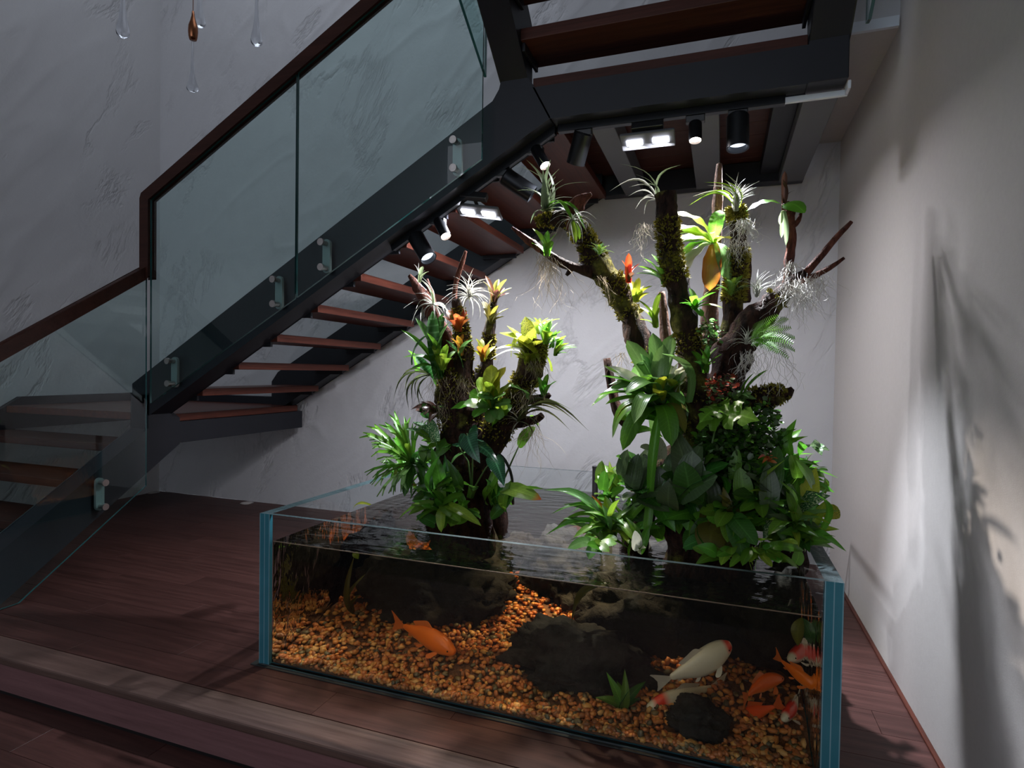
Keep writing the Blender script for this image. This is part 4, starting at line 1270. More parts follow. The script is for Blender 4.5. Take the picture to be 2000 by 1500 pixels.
plant('air_plant', 'white star-shaped air plant on top of the shorter driftwood tree', 'air plant', (917, 580), YA-.02, [('hair', 'silver', 3.4, fan(917, 578, 28, 55, -20, 340, 46, 1))])
plant('air_plant', 'pale air plant with long curled leaves on the forked red prong', 'air plant', (846, 595), YA-.03,
      [('hair', 'silver', 4, [(818, 512), (808, 516), (832, 527)], (823, 545)), ('strap', 'greyg', 7, [(838, 530), (826, 520)], (820, 552)), ('hair', 'greyg', 9, [(820, 545, 0)]),
       ('hair', 'silver', 4, fan(848, 597, 30, 62, 100, 330, 16, 2)), ('blade', 'silver', 4, [(812, 605), (822, 632), (868, 610), (880, 628), (834, 640)])])
plant('bromeliad', 'orange bromeliad just below the white star-shaped air plant', 'bromeliad', (896, 648), YA-.05, [('strap', 'orange', 13, [(873, 605), (884, 600), (905, 602, .03), (912, 608), (864, 617), (918, 622), (890, 612, -.08), (902, 618, -.09), (880, 625, -.1)])])
plant('bromeliad', 'large strap-leaved green bromeliad on the left side of the shorter tree', 'bromeliad', (858, 740), YA-.08,
      [('strap', 'banded', 19, [(845, 606, .02), (866, 610, .05)]), ('strap', 'pale', 17, [(878, 628, -.03), (811, 620, -.02)]), ('strap', 'green', 15, [(783, 644, -.02), (834, 650, -.1)]), ('strapd', 'green', 15, [(786, 698, -.05), (800, 722, -.12), (868, 690, -.12)])])
plant('bromeliad', 'small yellow-green bromeliad in front of the large strap-leaved one', 'bromeliad', (866, 722), YA-.14, [('strap', 'lime', 13, [(845, 674), (873, 672), (892, 684), (853, 690), (882, 700, -.09), (864, 690, -.09)])])
plant('bromeliad', 'small amber-centred bromeliad on the trunk between the two yellow ones', 'bromeliad', (899, 694), YA-.09, [('strap', 'amber', 10, [(880, 660), (893, 655), (905, 652), (915, 662)]), ('strap', 'pale', 10, [(922, 664), (878, 676), (912, 676, -.08)])])
plant('bromeliad', 'small yellow and orange bromeliad at the foot of the thin mossy branch', 'bromeliad', (944, 706), YA-.08, [('strap', 'yellow', 12, [(928, 660), (940, 662), (963, 662), (968, 676), (926, 684)]), ('strap', 'amber', 11, [(955, 672, -.08), (934, 676, -.08)])])
plant('bromeliad', 'olive bromeliad halfway up the thin mossy branch', 'bromeliad', (961, 632), YA+.01, [('strap', 'olive', 11, [(943, 588), (958, 590), (973, 596), (993, 602), (985, 618), (948, 605)])])
plant('bromeliad', 'olive and mauve bromeliad at the tip of the thin mossy branch', 'bromeliad', (966, 590), YA+.02, [('strap', 'olive', 9, [(942, 548), (955, 560), (974, 545), (990, 545), (1000, 562)]), ('strap', 'brown', 8, [(948, 538), (985, 562), (996, 572), (972, 565)])])
plant('bromeliad', 'yellow vase-shaped bromeliad with dark spots on the right branch of the shorter tree', 'bromeliad', (1036, 715), YA-.05,
      [('strap', 'spot', 25, [(1026, 618, .02), (990, 636, -.03), (1043, 640, -.06), (1018, 655, -.1)]), ('strapd', 'spot', 22, [(975, 650, -.04), (984, 676, -.08), (1058, 665, -.08)]), ('strapd', 'white', 13, [(966, 682, -.06), (958, 702, -.04)]), ('strap', 'spot', 21, [(1030, 690, -.09), (1046, 688, -.09)])])
plant('bromeliad', 'glossy green bromeliad right of the spotted yellow one', 'bromeliad', (1066, 672), YA-.07, [('strap', 'green', 12, [(1090, 630), (1098, 648), (1104, 662), (1078, 626), (1056, 630), (1094, 668)]), ('strap', 'lime', 12, [(1062, 645, -.09), (1076, 648, -.1), (1086, 660, -.1)])])
plant('bromeliad', 'small green bromeliad hanging out furthest right of the shorter tree', 'bromeliad', (1084, 695), YA-.05, [('strap', 'green', 10, [(1105, 656), (1124, 674), (1127, 678), (1110, 690), (1100, 664)]), ('strap', 'lime', 9, [(1112, 670, -.06), (1094, 672, -.06)])])
rosette('fern', 'tuft of fine feathery fern behind the spotted yellow bromeliad', 'fern', (1052, 655), YA+.04, 'frond', 'lime', 14, 48, 44, (0, -.1, 1), (85, 25), seed=3)
plant('bird_nest_fern', 'brightly lit wide-leaved yellow-green fern in the middle of the shorter tree', 'fern', (964, 800), YA-.14,
      [('nest', 'yellow', 32, [(960, 712, .0), (988, 716, -.01), (975, 726, -.06)]), ('nest', 'lime', 27, [(936, 736, .02), (1003, 748, -.02), (950, 745, -.08)]), ('nest', 'pale', 26, [(940, 768, -.1), (986, 770, -.1), (998, 786, -.06)]),
       ('nest', 'green', 30, [(880, 798, -.04), (925, 815, -.12)]), ('nest', 'pale', 28, [(958, 826, -.1), (976, 820, -.08), (905, 790, -.1)])])
plant('bromeliad', 'small green bromeliad standing on the stub at the right of the shorter tree', 'bromeliad', (1063, 776), YA-.05, [('strap', 'green', 10, [(1050, 736), (1057, 748), (1070, 730), (1088, 744), (1076, 750, -.05), (1062, 742, -.05)])])
plant('air_plant', 'thin grassy air plant drooping far to the right of the shorter tree', 'air plant', (1012, 824), YA-.1, [('blade', 'grass', 3.6, [(1116, 800), (1150, 842), (1128, 826), (1100, 805), (1090, 815), (1115, 842), (1070, 800), (1040, 860), (1060, 850)]), ('hair', 'silver', 3, [(975, 815), (985, 800), (970, 830), (1000, 862), (1010, 870), (985, 845)])])
plant('air_plant', 'thin grassy air plant drooping from the left side of the shorter tree', 'air plant', (842, 732), YA-.07, [('blade', 'grass', 3.6, [(768, 782), (800, 805), (806, 792), (824, 802), (832, 790), (790, 770), (776, 755), (815, 780)])])
plant('begonia', 'dark red-brown leaved plant low on the left side of the shorter tree', 'begonia', (856, 808), YA-.08, [('lance', 'brown', 15, [(818, 786), (802, 800), (825, 812), (840, 790), (846, 818), (838, 826, -.1)])])
plant('staghorn_fern', 'big staghorn fern with forked leaves at the left waterside', 'fern', (806, 905), YA-.06,
      [('fork', 'mid', 0, [(709, 838, -.02), (722, 868, -.1), (750, 811, .02), (784, 815, .05), (735, 902, -.14), (770, 830, -.05)]), ('fork', 'green', 0, [(715, 935, -.12), (735, 880, .08), (822, 818, .03), (760, 860, .1)]), ('fork', 'pale', 0, [(726, 952, -.16), (752, 972, -.2), (775, 968, -.2)]),
       ('lance', 'lime', 11, [(801, 868, -.14)]), ('strap', 'dark', 16, [(830, 960, -.16), (790, 970, -.1), (842, 880, -.1), (770, 930, .05)])])
plant('pothos', 'light green ribbed leaves above the staghorn fern beside the trunk', 'pothos', (855, 880), YA-.16, [('heart', 'mid', 34, [(826, 858), (846, 862), (812, 842)]), ('heart', 'varieg', 24, [(806, 824), (838, 815), (790, 838)])])
al = plant('alocasia', 'white-veined arrow-leaved plant in front of the left trunk', 'alocasia', (922, 960), YA-.20, [('arrow', 'arrow', 62, [(938, 905, -.10, .5)], (912, 838)), ('arrow', 'arrow', 66, [(975, 908, -.08, -.2)], (895, 862)), ('arrow', 'arrow', 46, [(985, 950, -.05, 0)], (962, 890)), ('arrow', 'pale', 40, [(880, 910, -.02, .8)], (912, 880))])
for p2 in ((912, 838), (895, 862), (962, 890)):
    MB().tube([al.location.copy(), at((922+p2[0])/2+6, (960+p2[1])/2-10, YA-.20), at(p2[0], p2[1]+8, YA-.20)], [.004, .0032, .0026], 6).build('stem', M['stem'], al, smooth=True)
plant('philodendron', 'dark lance-leaved plant rising in front of the left trunk near the water', 'philodendron', (862, 975), YA-.22, [('lance', 'green', 26, [(842, 872, -.02), (860, 888, -.08)]), ('lance', 'dark', 26, [(825, 975, -.06), (805, 955, -.02), (896, 920, -.04), (838, 920, .04)]), ('heart', 'mid', 32, [(884, 938, -.06), (888, 962, -.09)])])
plant('pothos', 'green pothos with heart leaves trailing onto the water below the left tree', 'pothos', (868, 1000), YA-.26, [('heart', 'green', 30, [(850, 975, -.02), (905, 966, -.05), (868, 1032, -.10), (812, 1018, -.08), (830, 985, .02)]), ('heart', 'lime', 28, [(862, 1040, -.14), (940, 1027, -.1)]), ('heart', 'mid', 27, [(798, 1005, -.05), (900, 1020, -.10), (925, 1015, -.05), (780, 1012, 0), (880, 1010, -.1)])])
plant('peace_lily', 'small upright glossy plant right of the left trunk with one brown-tipped leaf', 'peace lily', (968, 990), YA-.12, [('lance', 'mid', 22, [(968, 905, .0), (984, 918, -.05)]), ('lance', 'dark', 26, [(1012, 962, -.08), (948, 935, -.05)]), ('heart', 'tipped', 44, [(1058, 976, -.12)], (985, 975)), ('strap', 'mid', 9, [(1062, 955, -.1)]), ('lance', 'green', 18, [(945, 960, -.08), (1000, 948, 0)])])
sp = plant('pothos', 'single bright leaf on a long stalk right of the left tree', 'pothos', (996, 916), YA+.02, [('round', 'mid', 30, [(1046, 834, -.03, .6)], (1012, 872)), ('round', 'mid', 26, [(1052, 830, .03, 0)], (1034, 814)), ('round', 'tipped', 26, [(976, 846, -.03, .4)], (972, 880))])
MB().tube([at(985, 935, YA+.02), at(1000, 900, YA+.02), at(1013, 872, YA+.02)], [.0045, .004, .003], 6).build('stem', M['stem'], sp, smooth=True)
plant('duckweed_leaf', 'single yellow leaf floating on the water at the left end of the tank', 'leaf', (690, 993), 2.62, [('lance', 'yellow', 8, [(735, 990, 0, 0)])])
hz = thing('water_hose', 'glossy black hose curving into the water right of the left trunk', 'hose', at(962, 890, YA-.05))
MB().tube([a for a, b in crom([(at(960, 892, YA-.05), 0), (at(975, 888, YA-.08), 0), (at(990, 905, YA-.08), 0), (at(1000, 935, YA-.06), 0), (at(1002, 985, YA-.05), 0)], 5)], .0065, 10).build('tube', M['blackp'], hz, smooth=True)
lh = thing('root_fringe', 'thin brown roots hanging from the shorter driftwood tree', 'roots', at(900, 800, YA))
strands(lh, 'roots', [(862, 790, YA-.1, 75, 10, 40), (1030, 765, YA-.1, 70, 13, 60), (1035, 830, YA-.08, 110, 9, 34), (850, 740, YA-.12, 80, 9, 22), (905, 740, YA-.11, 60, 12, 30), (1050, 705, YA-.08, 60, 11, 30)], 'root', 4)

# ------------------------------------------------------------------ plants on the right driftwood tree
YT = 2.36
plant('air_plant', 'big long-leaved grey-green air plant on the top left branch of the taller tree', 'air plant', (1068, 412), YT+.03,
      [('hair', 'greyg', 21, [(1006, 322), (1028, 312), (1052, 306), (1075, 312), (1092, 330), (1048, 335), (1060, 330), (1030, 372), (1022, 365), (1100, 350), (1150, 356), (1120, 386), (1085, 345)]), ('hair', 'greyg', 20, [(1036, 436), (1135, 442), (1140, 425), (1120, 400), (1100, 380), (1010, 372)]), ('strapd', 'mid', 10, [(1142, 448, -.05), (1118, 430, -.08)])])
plant('air_plant', 'hairy reddish air plant hanging under the long-leaved one', 'air plant', (1118, 430), YT-.02, [('hair', 'silver', 3, fan(1118, 430, 22, 52, 150, 395, 24, 5)), ('strap', 'lime', 8, [(1132, 468), (1125, 475)])])
plant('bromeliad', 'small bright green bromeliad on the side twig left of the mossy branch', 'bromeliad', (1068, 500), YT, [('strap', 'mid', 11, [(1040, 446), (1054, 452), (1070, 450), (1088, 455), (1037, 474), (1078, 470, -.06), (1058, 468, -.06)])])
rosette('moss_fern', 'tiny feathery fern clump on the upper mossy branch', 'fern', (1170, 498), YT-.01, 'frond', ['lime', 'pale'], 14, 34, 30, (.2, -.2, 1), (80, 10), seed=8)
plant('bromeliad', 'bromeliad with a red flower spike above the mossy branch', 'bromeliad', (1228, 552), YT+.02, [('strap', 'red', 11, [(1228, 494), (1224, 505), (1233, 506)]), ('strap', 'orange', 9, [(1214, 508), (1250, 514), (1240, 520)]), ('strap', 'brown', 9, [(1222, 530), (1236, 532)])])
plant('air_plant', 'sprawling air plant with twisting tips on top of the cut mossy pole', 'air plant', (1284, 392), YT-.04, [('blade', 'greyg', 7, [(1330, 322, .03), (1255, 358, 0)]), ('hair', 'greyg', 9, [(1212, 320, 0), (1240, 340)]), ('blade', 'silver', 5, [(1190, 374), (1228, 366), (1246, 400), (1240, 410), (1258, 420), (1226, 384)])])
plant('bromeliad', 'bright green bromeliad pinned to the left of the cut mossy pole', 'bromeliad', (1298, 556), YT-.03, [('strap', 'green', 15, [(1246, 520), (1258, 504), (1272, 496), (1288, 490), (1300, 492)]), ('strap', 'pale', 13, [(1242, 534), (1255, 528)]), ('strap', 'mid', 13, [(1280, 520, -.1), (1268, 530, -.1)])])
plant('bromeliad', 'small yellow-green bromeliad at the end of the mossy left branch', 'bromeliad', (1242, 590), YT, [('strap', 'yellow', 11, [(1232, 548), (1248, 542), (1258, 558), (1275, 558), (1268, 572)]), ('strap', 'lime', 10, [(1240, 562, -.06), (1252, 566, -.06)])])
plant('bromeliad', 'lime bromeliad between the mossy left branch and the pole', 'bromeliad', (1280, 640), YT-.02, [('strap', 'lime', 12, [(1243, 584), (1250, 600), (1290, 570), (1288, 600), (1250, 624), (1270, 600)])])
plant('bird_nest_fern', 'wide wavy-leaved fern spreading behind the cut mossy pole', 'fern', (1394, 474), YT+.14,
      [('nest', 'lime', 38, [(1308, 414, .0), (1304, 450, -.02), (1302, 478, 0)]), ('nest', 'white', 44, [(1322, 552, -.05)]), ('nest', 'pale', 38, [(1424, 548, -.06), (1320, 510, -.05)]), ('nest', 'amber', 36, [(1386, 568, -.08)]), ('nest', 'mid', 26, [(1345, 500, .05), (1406, 410, .03)]), ('nest', 'yellow', 24, [(1426, 466, -.1)])])
plant('air_plant', 'white spiky air plant on top of the mossy branch right of the pole', 'air plant', (1437, 412), YT+.08, [('hair', 'silver', 6, fan(1440, 400, 38, 66, 25, 140, 34, 9)), ('blade', 'lime', 5, [(1345, 402), (1362, 384), (1376, 356), (1416, 352)]), ('blade', 'silver', 4, [(1382, 362), (1352, 384)])])
plant('bromeliad', 'wavy green leaf and dark round leaf on the gnarled right twig', 'bromeliad', (1532, 398), YT+.06, [('nest', 'mid', 28, [(1458, 412, .0)], (1526, 398)), ('round', 'green', 40, [(1572, 416, -.05, .2)]), ('strap', 'brown', 9, [(1533, 334, 0), (1528, 350)]), ('hair', 'brown', 4, [(1552, 372), (1524, 380)]), ('strap', 'greyg', 7, [(1526, 465), (1535, 480), (1524, 440)], (1530, 412))])
plant('bromeliad', 'dark green bromeliad on the right side of the pole, halfway up', 'bromeliad', (1358, 604), YT-.08, [('strap', 'green', 13, [(1310, 577), (1326, 592), (1346, 562), (1400, 570), (1384, 588), (1372, 618)]), ('strap', 'mid', 12, [(1352, 578, -.1), (1370, 582, -.1)]), ('strap', 'lime', 9, [(1412, 602), (1380, 640)])])
rosette('fern', 'small bright feathery fern at the fork of the right mossy branch', 'fern', (1428, 578), YT+.02, 'frond', ['lime', 'pale', 'mid'], 14, 52, 40, (0, -.2, 1), (80, 5), seed=12)
plant('air_plant', 'white grassy air plant on the thick right branch', 'air plant', (1478, 580), YT, [('hair', 'silver', 3.6, fan(1480, 578, 30, 58, 25, 150, 26, 13))])
plant('fern', 'fern with arching ladder-like fronds under the thick right branch', 'fern', (1468, 668), YT-.02, [('frond', 'mid', 0, [(1520, 615), (1545, 640), (1552, 660), (1552, 686), (1540, 700), (1505, 628), (1490, 620), (1530, 645, -.12), (1520, 690, -.12), (1500, 650, -.12), (1538, 622, .05), (1550, 672, -.1)])])
plant('air_plant', 'grey spidery air plant beside the fern under the thick right branch', 'air plant', (1458, 672), YT-.08, [('hair', 'silver', 3.4, fan(1460, 670, 22, 46, -60, 210, 22, 15))])
big = plant('bromeliad', 'largest pale-lit bromeliad on the left of the taller tree, leaves in all directions', 'bromeliad', (1286, 792), YT-.16,
      [('strap', 'pale', 30, [(1224, 664, .06), (1275, 650, .1), (1314, 652, .12), (1250, 690, .0), (1296, 672, .02)]), ('strap', 'white', 28, [(1180, 716, .0), (1345, 712, .02)]), ('strap', 'mid', 27, [(1174, 734, -.05), (1166, 772, -.1), (1182, 790, -.12), (1338, 740, 0)]),
       ('strapd', 'pale', 28, [(1154, 794, -.05), (1188, 752, -.02), (1238, 828, -.2), (1336, 790, -.1)]), ('strapd', 'green', 34, [(1312, 872, -.14), (1216, 880, -.1), (1196, 856, 0)]), ('strapd', 'olive', 24, [(1338, 846, -.08), (1200, 848, .04)]), ('strap', 'yellow', 22, [(1296, 735, -.12), (1286, 762, -.16)]), ('strapd', 'pale', 25, [(1220, 770, -.2), (1258, 735, -.14)])])
plant('bromeliad', 'cream bromeliad with green speckles beside the pole', 'bromeliad', (1318, 768), YT-.14, [('strap', 'cream', 22, [(1306, 712), (1326, 706), (1344, 722), (1338, 745)]), ('strap', 'spot', 18, [(1348, 735), (1300, 740, -.1)])])
plant('bromeliad', 'small dark green bromeliad on the right side of the pole, low down', 'bromeliad', (1378, 728), YT-.13, [('strap', 'green', 12, [(1350, 684), (1366, 680), (1384, 676), (1402, 678), (1410, 692), (1396, 708, -.08)]), ('strap', 'dark', 12, [(1354, 706, -.08), (1372, 700, -.1)])])


def cloud(name, label, cat, spots, mats, seed, s=(7, 12)):
    """many tiny leaves, one mesh: (px, py, Y, rx px, ry px, count)"""
    r = random.Random(seed); c0 = at(spots[0][0], spots[0][1], spots[0][2]); root = thing(name, label, cat, c0)
    for mi_, mn in enumerate(mats):
        mb = MB()
        for px, py, Y, rx, ry, cnt in spots:
            for _ in range(cnt//len(mats)):
                a = r.uniform(0, 2*PI); q = r.random()**.5
                p = at(px+rx*q*math.cos(a), py+ry*q*math.sin(a), Y+r.gauss(0, .045)-.03*(1-q)); l = msize(r.uniform(*s), p)
                y = Vector((r.gauss(0, 1), r.gauss(0, 1)-.5, r.gauss(0, .7))).normalized(); z = Vector((r.gauss(0, .5), r.gauss(0, .5)-.4, 1)); z = (z-y*z.dot(y)).normalized(); x = y.cross(z)*l*.38
                mb.add([p, p+y*l*.3+x+z*l*.06, p+y*l*.75+x*.8+z*l*.05, p+y*l, p+y*l*.75-x*.8+z*l*.05, p+y*l*.3-x+z*l*.06, p+y*l*.5-z*l*.06], [(0, 1, 6), (1, 2, 6), (2, 3, 6), (3, 4, 6), (4, 5, 6), (5, 0, 6)])
        o = mb.build('foliage', L[mn], root, smooth=True); o['kind'] = 'stuff'
    return root


cloud('creeping_fig', 'dense curtain of tiny dark leaves hanging below the mossy log on the taller tree', 'vine', [(1430, 870, YT-.14, 75, 50, 900), (1490, 850, YT-.04, 36, 70, 520), (1420, 800, YT-.12, 40, 30, 240), (1450, 930, YT-.12, 70, 40, 500)], ['dark', 'slate', 'green'], 31, (9, 16))
cloud('creeping_vine', 'pinkish brown small-leaved vine above the split leaf beside the pole', 'vine', [(1402, 765, YT-.12, 26, 28, 260), (1425, 745, YT-.1, 14, 14, 60)], ['brown', 'orange', 'slate'], 32, (8, 13))
cloud('small_leaf_vine', 'little grey-leaved vine on the pole below the fern fork', 'vine', [(1388, 650, YT-.08, 22, 24, 120)], ['slate', 'pale', 'brown'], 33, (8, 14))
plant('tradescantia', 'small pale-leaved plant on the mossy log', 'tradescantia', (1450, 782), YT-.10, [('lance', 'pale', 13, [(1432, 764), (1450, 760), (1468, 766), (1478, 780), (1440, 778, -.08), (1462, 776, -.08)]), ('strap', 'green', 8, [(1500, 722), (1473, 728)])])
ph = plant('philodendron', 'large split-leaf plant spreading under the mossy log', 'philodendron', (1385, 905), YT-.22, [('split', 'mid', 100, [(1484, 822, -.08, .2)], (1362, 818)), ('split', 'mid', 60, [(1366, 826, -.12, .0)], (1420, 800))])
MB().tube([at(1378, 905, YT-.2), at(1390, 870, YT-.22), at(1398, 832, YT-.22)], [.005, .004, .003], 6).build('stem', M['stem'], ph, smooth=True)
plant('philodendron', 'dark broad-leaved plant in front of the tall trunk near the middle', 'philodendron', (1345, 985), YT-.24,
      [('lance', 'slate', 50, [(1314, 832, .02), (1372, 862, .0)]), ('heart', 'slate', 80, [(1312, 948, -.12), (1352, 880, -.04), (1402, 930, -.1, .5)]), ('heart', 'dark', 76, [(1300, 960, -.05), (1425, 905, -.06), (1335, 900, -.1), (1290, 930, -.05)])])
plant('snake_leaf_plant', 'tall narrow bright green leaf standing in front of the hanging bromeliad leaves', 'plant', (1272, 965), YT-.24, [('strap', 'mid', 14, [(1288, 800, .0, .3)]), ('strap', 'green', 13, [(1262, 1045, -.05), (1300, 905, .05)])])
plant('philodendron', 'dark round-leaved plant left of the tall trunk above the water', 'philodendron', (1248, 985), YT-.18, [('heart', 'dark', 46, [(1212, 935, -.05), (1232, 958, -.12), (1256, 965, -.14), (1290, 990, -.12), (1225, 880, .04)]), ('heart', 'slate', 46, [(1270, 872, .02), (1330, 960, -.1), (1308, 1000, -.12)]), ('heart', 'cream', 40, [(1250, 874, -.08), (1278, 846, -.04)], (1284, 905))])
plant('pothos', 'light green bushy plant at the left waterline of the taller tree', 'pothos', (1200, 985), YT-.08, [('heart', 'mid', 28, [(1168, 925, .05), (1180, 908, .08), (1195, 930, .02), (1212, 905, .06), (1175, 950, 0), (1205, 955, -.05)]), ('lance', 'lime', 14, [(1190, 900, .05), (1162, 938, 0)])])
plant('peace_lily', 'long-leaved plant with a yellowing leaf fanning left over the water', 'peace lily', (1196, 1040), YT-.20,
      [('lance', 'pale', 19, [(1062, 957, .10), (1100, 985, .02), (1175, 985, -.02), (1235, 992, -.02)]), ('strapd', 'mid', 15, [(1086, 1030, -.02), (1075, 1005, .0), (1120, 1050, -.1), (1242, 1060, -.12)]), ('lance', 'green', 17, [(1140, 1000, -.05), (1066, 1045, -.05), (1250, 1010, 0), (1160, 975, .02)]), ('strap', 'amber', 8, [(1154, 967, 0)]), ('strap', 'lime', 14, [(1182, 968, .0), (1228, 1062, -.14), (1210, 975, -.1)])])
plant('pothos', 'low leaves resting on the water in front of the long-leaved plant', 'pothos', (1170, 1070), YT-.34, [('heart', 'pale', 30, [(1108, 1072, -.02), (1150, 1092, -.06)]), ('heart', 'mid', 28, [(1128, 1060, .02), (1190, 1078, -.05), (1205, 1062, 0)])])
plant('peace_lily', 'single white flower bract above the water in front of the taller tree', 'peace lily', (1252, 1082), YT-.36, [('round', 'white', 26, [(1240, 1036, -.03, .1)], (1244, 1076)), ('lance', 'green', 18, [(1268, 1026, .04), (1222, 1010, .05)]), ('lance', 'cream', 15, [(1262, 1070, -.04)])])
plant('philodendron', 'grey-blue leaved plant in the middle right of the leafy mound', 'philodendron', (1495, 1000), YT-.20, [('heart', 'slate', 44, [(1474, 948, -.12), (1500, 905, -.05), (1455, 925, -.1)]), ('heart', 'dark', 46, [(1540, 890, .0), (1430, 965, -.1), (1560, 915, .02), (1520, 870, .0)]), ('lance', 'lime', 15, [(1535, 897, -.08), (1462, 960, -.14)]), ('heart', 'mid', 36, [(1490, 1012, -.15), (1445, 1000, -.12), (1530, 990, -.12)])])
plant('tradescantia', 'small orange-brown leaves in the middle of the leafy mound', 'tradescantia', (1502, 902), YT-.26, [('lance', 'orange', 9, [(1480, 896), (1520, 896), (1510, 890), (1488, 906), (1518, 904)])])
plant('calathea', 'upright yellow-green leaves above the right side of the leafy mound', 'calathea', (1525, 900), YT-.04, [('lance', 'mid', 20, [(1556, 818, .0), (1578, 852, -.03), (1520, 850, 0)]), ('lance', 'green', 20, [(1540, 860, -.06), (1510, 868, -.05), (1566, 838, .05)])])
plant('tradescantia', 'thin stalk of small striped leaves standing out at the right against the wall', 'tradescantia', (1572, 925), YT+.02, [('lance', 'varieg', 15, [(1592, 858, 0), (1604, 866, .02), (1620, 880, 0), (1605, 890, -.04), (1580, 872, -.03)], (1596, 878)), ('hair', 'grass', 5, [(1596, 878, 0)]), ('lance', 'varieg', 12, [(1560, 898, 0), (1575, 890, 0)])])
plant('bromeliad', 'arching strap-leaved plant reaching right towards the wall', 'bromeliad', (1535, 960), YT-.06, [('strapd', 'green', 20, [(1638, 934, .0), (1630, 962, -.05), (1600, 905, .04)]), ('strap', 'mid', 20, [(1560, 885, 0), (1590, 900, .03)]), ('strapd', 'mid', 17, [(1612, 940, -.06), (1580, 925, -.1)])])
plant('dieffenbachia', 'broad dark leaf marbled with cream at the right of the leafy mound', 'dieffenbachia', (1545, 1010), YT-.18, [('lance', 'varieg', 48, [(1622, 968, -.05, .3), (1535, 945, -.1, -.3)]), ('lance', 'yellow', 40, [(1594, 912, .02, .5)]), ('lance', 'varieg', 30, [(1490, 1060, -.15, .2)]), ('lance', 'lime', 22, [(1580, 980, -.08), (1520, 1030, -.12)])])
plant('pothos', 'round spotted yellow-green leaf furthest right over the tank edge', 'pothos', (1585, 1012), YT-.14, [('round', 'spot', 40, [(1640, 1012, -.04, .4)], (1606, 992)), ('hair', 'lime', 5, [(1608, 994, -.02)])])
plant('aglaonema', 'striped light green long leaves at the right end of the tank', 'aglaonema', (1545, 1045), YT-.24, [('lance', 'pale', 24, [(1642, 998, -.02), (1600, 1010, -.06), (1575, 1030, -.1)]), ('lance', 'green', 24, [(1654, 1078, -.05), (1600, 1050, -.1), (1510, 990, -.05)]), ('strapd', 'mid', 20, [(1462, 1030, -.05), (1470, 1000, .0), (1500, 1045, -.14)]), ('lance', 'lime', 18, [(1540, 1000, -.1), (1560, 1070, -.12)]), ('lance', 'slate', 24, [(1500, 1005, -.08), (1620, 1030, -.02)])])
plant('philodendron', 'big dull green leaves close above the water right of the tall trunk', 'philodendron', (1420, 1010), YT-.28, [('round', 'olive', 66, [(1385, 1085, -.10, .0)], (1392, 1020)), ('heart', 'dark', 58, [(1478, 1066, -.12), (1450, 1090, -.14), (1440, 985, -.05)]), ('heart', 'mid', 44, [(1420, 1060, -.13), (1395, 990, -.06), (1400, 1030, -.12), (1365, 1000, -.04)]), ('lance', 'olive', 20, [(1402, 965, -.05), (1412, 950, 0), (1425, 985, -.1)])])
plant('pothos', 'bright lime pothos leaves touching the water at the right front of the tank', 'pothos', (1480, 1085), YT-.38, [('heart', 'lime', 24, [(1470, 1070, .0), (1508, 1108, -.06), (1466, 1098, -.05), (1440, 1078, 0)]), ('heart', 'mid', 28, [(1425, 1108, -.05), (1540, 1098, -.02), (1560, 1110, -.02), (1500, 1075, 0)]), ('heart', 'green', 30, [(1530, 1070, .02), (1450, 1105, -.08), (1570, 1075, .04)])])
plant('underwater_plant', 'small green plant growing on the pebbles in the middle of the tank', 'water plant', (1216, 1392), 1.98, [('lance', 'mid', 19, [(1184, 1312, -.02), (1220, 1306, 0), (1162, 1362, -.03), (1205, 1330, .05)]), ('lance', 'dark', 20, [(1262, 1330, .05), (1240, 1345, .03), (1250, 1365, .0), (1228, 1350, -.03)])])
plant('underwater_leaf', 'single green leaf hanging down through the water in the middle of the tank', 'leaf', (1196, 1140), 2.02, [('lance', 'olive', 34, [(1116, 1222, -.03, .4)])])
plant('underwater_weed', 'sparse yellow-green water weed near the left end of the tank', 'water plant', (690, 1200), 2.15, [('lance', 'olive', 12, [(692, 1085, 0), (682, 1135, 0), (705, 1160, 0), (676, 1170, 0), (715, 1120, 0)]), ('lance', 'lime', 13, [(700, 1092, 0)], (688, 1080)), ('lance', 'lime', 10, [(558, 1068, 0)], (542, 1074))])
plant('underwater_leaf', 'green leaf hanging under the water surface near the right end of the tank', 'leaf', (1565, 1205), 2.05, [('lance', 'olive', 26, [(1558, 1262, -.02, .3)]), ('lance', 'dark', 26, [(1590, 1262, 0, .2)])])
rm = thing('spanish_moss', 'silvery hanging moss on the thick right branch of the taller tree', 'spanish moss', at(1545, 560, YT))
strands(rm, 'hair', [(1545, 515, YT+.06, 90, 9, 70), (1560, 555, YT-.02, 95, 20, 130), (1590, 545, YT-.02, 60, 18, 60), (1460, 690, YT-.08, 80, 14, 46), (1510, 680, YT-.06, 130, 16, 22)], 'silverhair', 14, .45)
rm = thing('spanish_moss', 'white hanging moss below the spiky air plant on the right mossy branch', 'spanish moss', at(1448, 430, YT+.08))
strands(rm, 'hair', [(1452, 430, YT+.05, 75, 8, 70), (1440, 470, YT+.05, 60, 10, 40), (1262, 440, YT-.05, 80, 8, 40)], 'silverhair', 15, .5)
rm = thing('root_fringe', 'long brown roots hanging below the side twig with the small bromeliad', 'roots', at(1072, 510, YT))
strands(rm, 'roots', [(1072, 512, YT, 110, 9, 60), (1066, 500, YT-.01, 45, 10, 50), (1176, 540, YT-.05, 70, 5, 16), (1215, 690, YT+.0, 60, 5, 16)], 'root', 16)

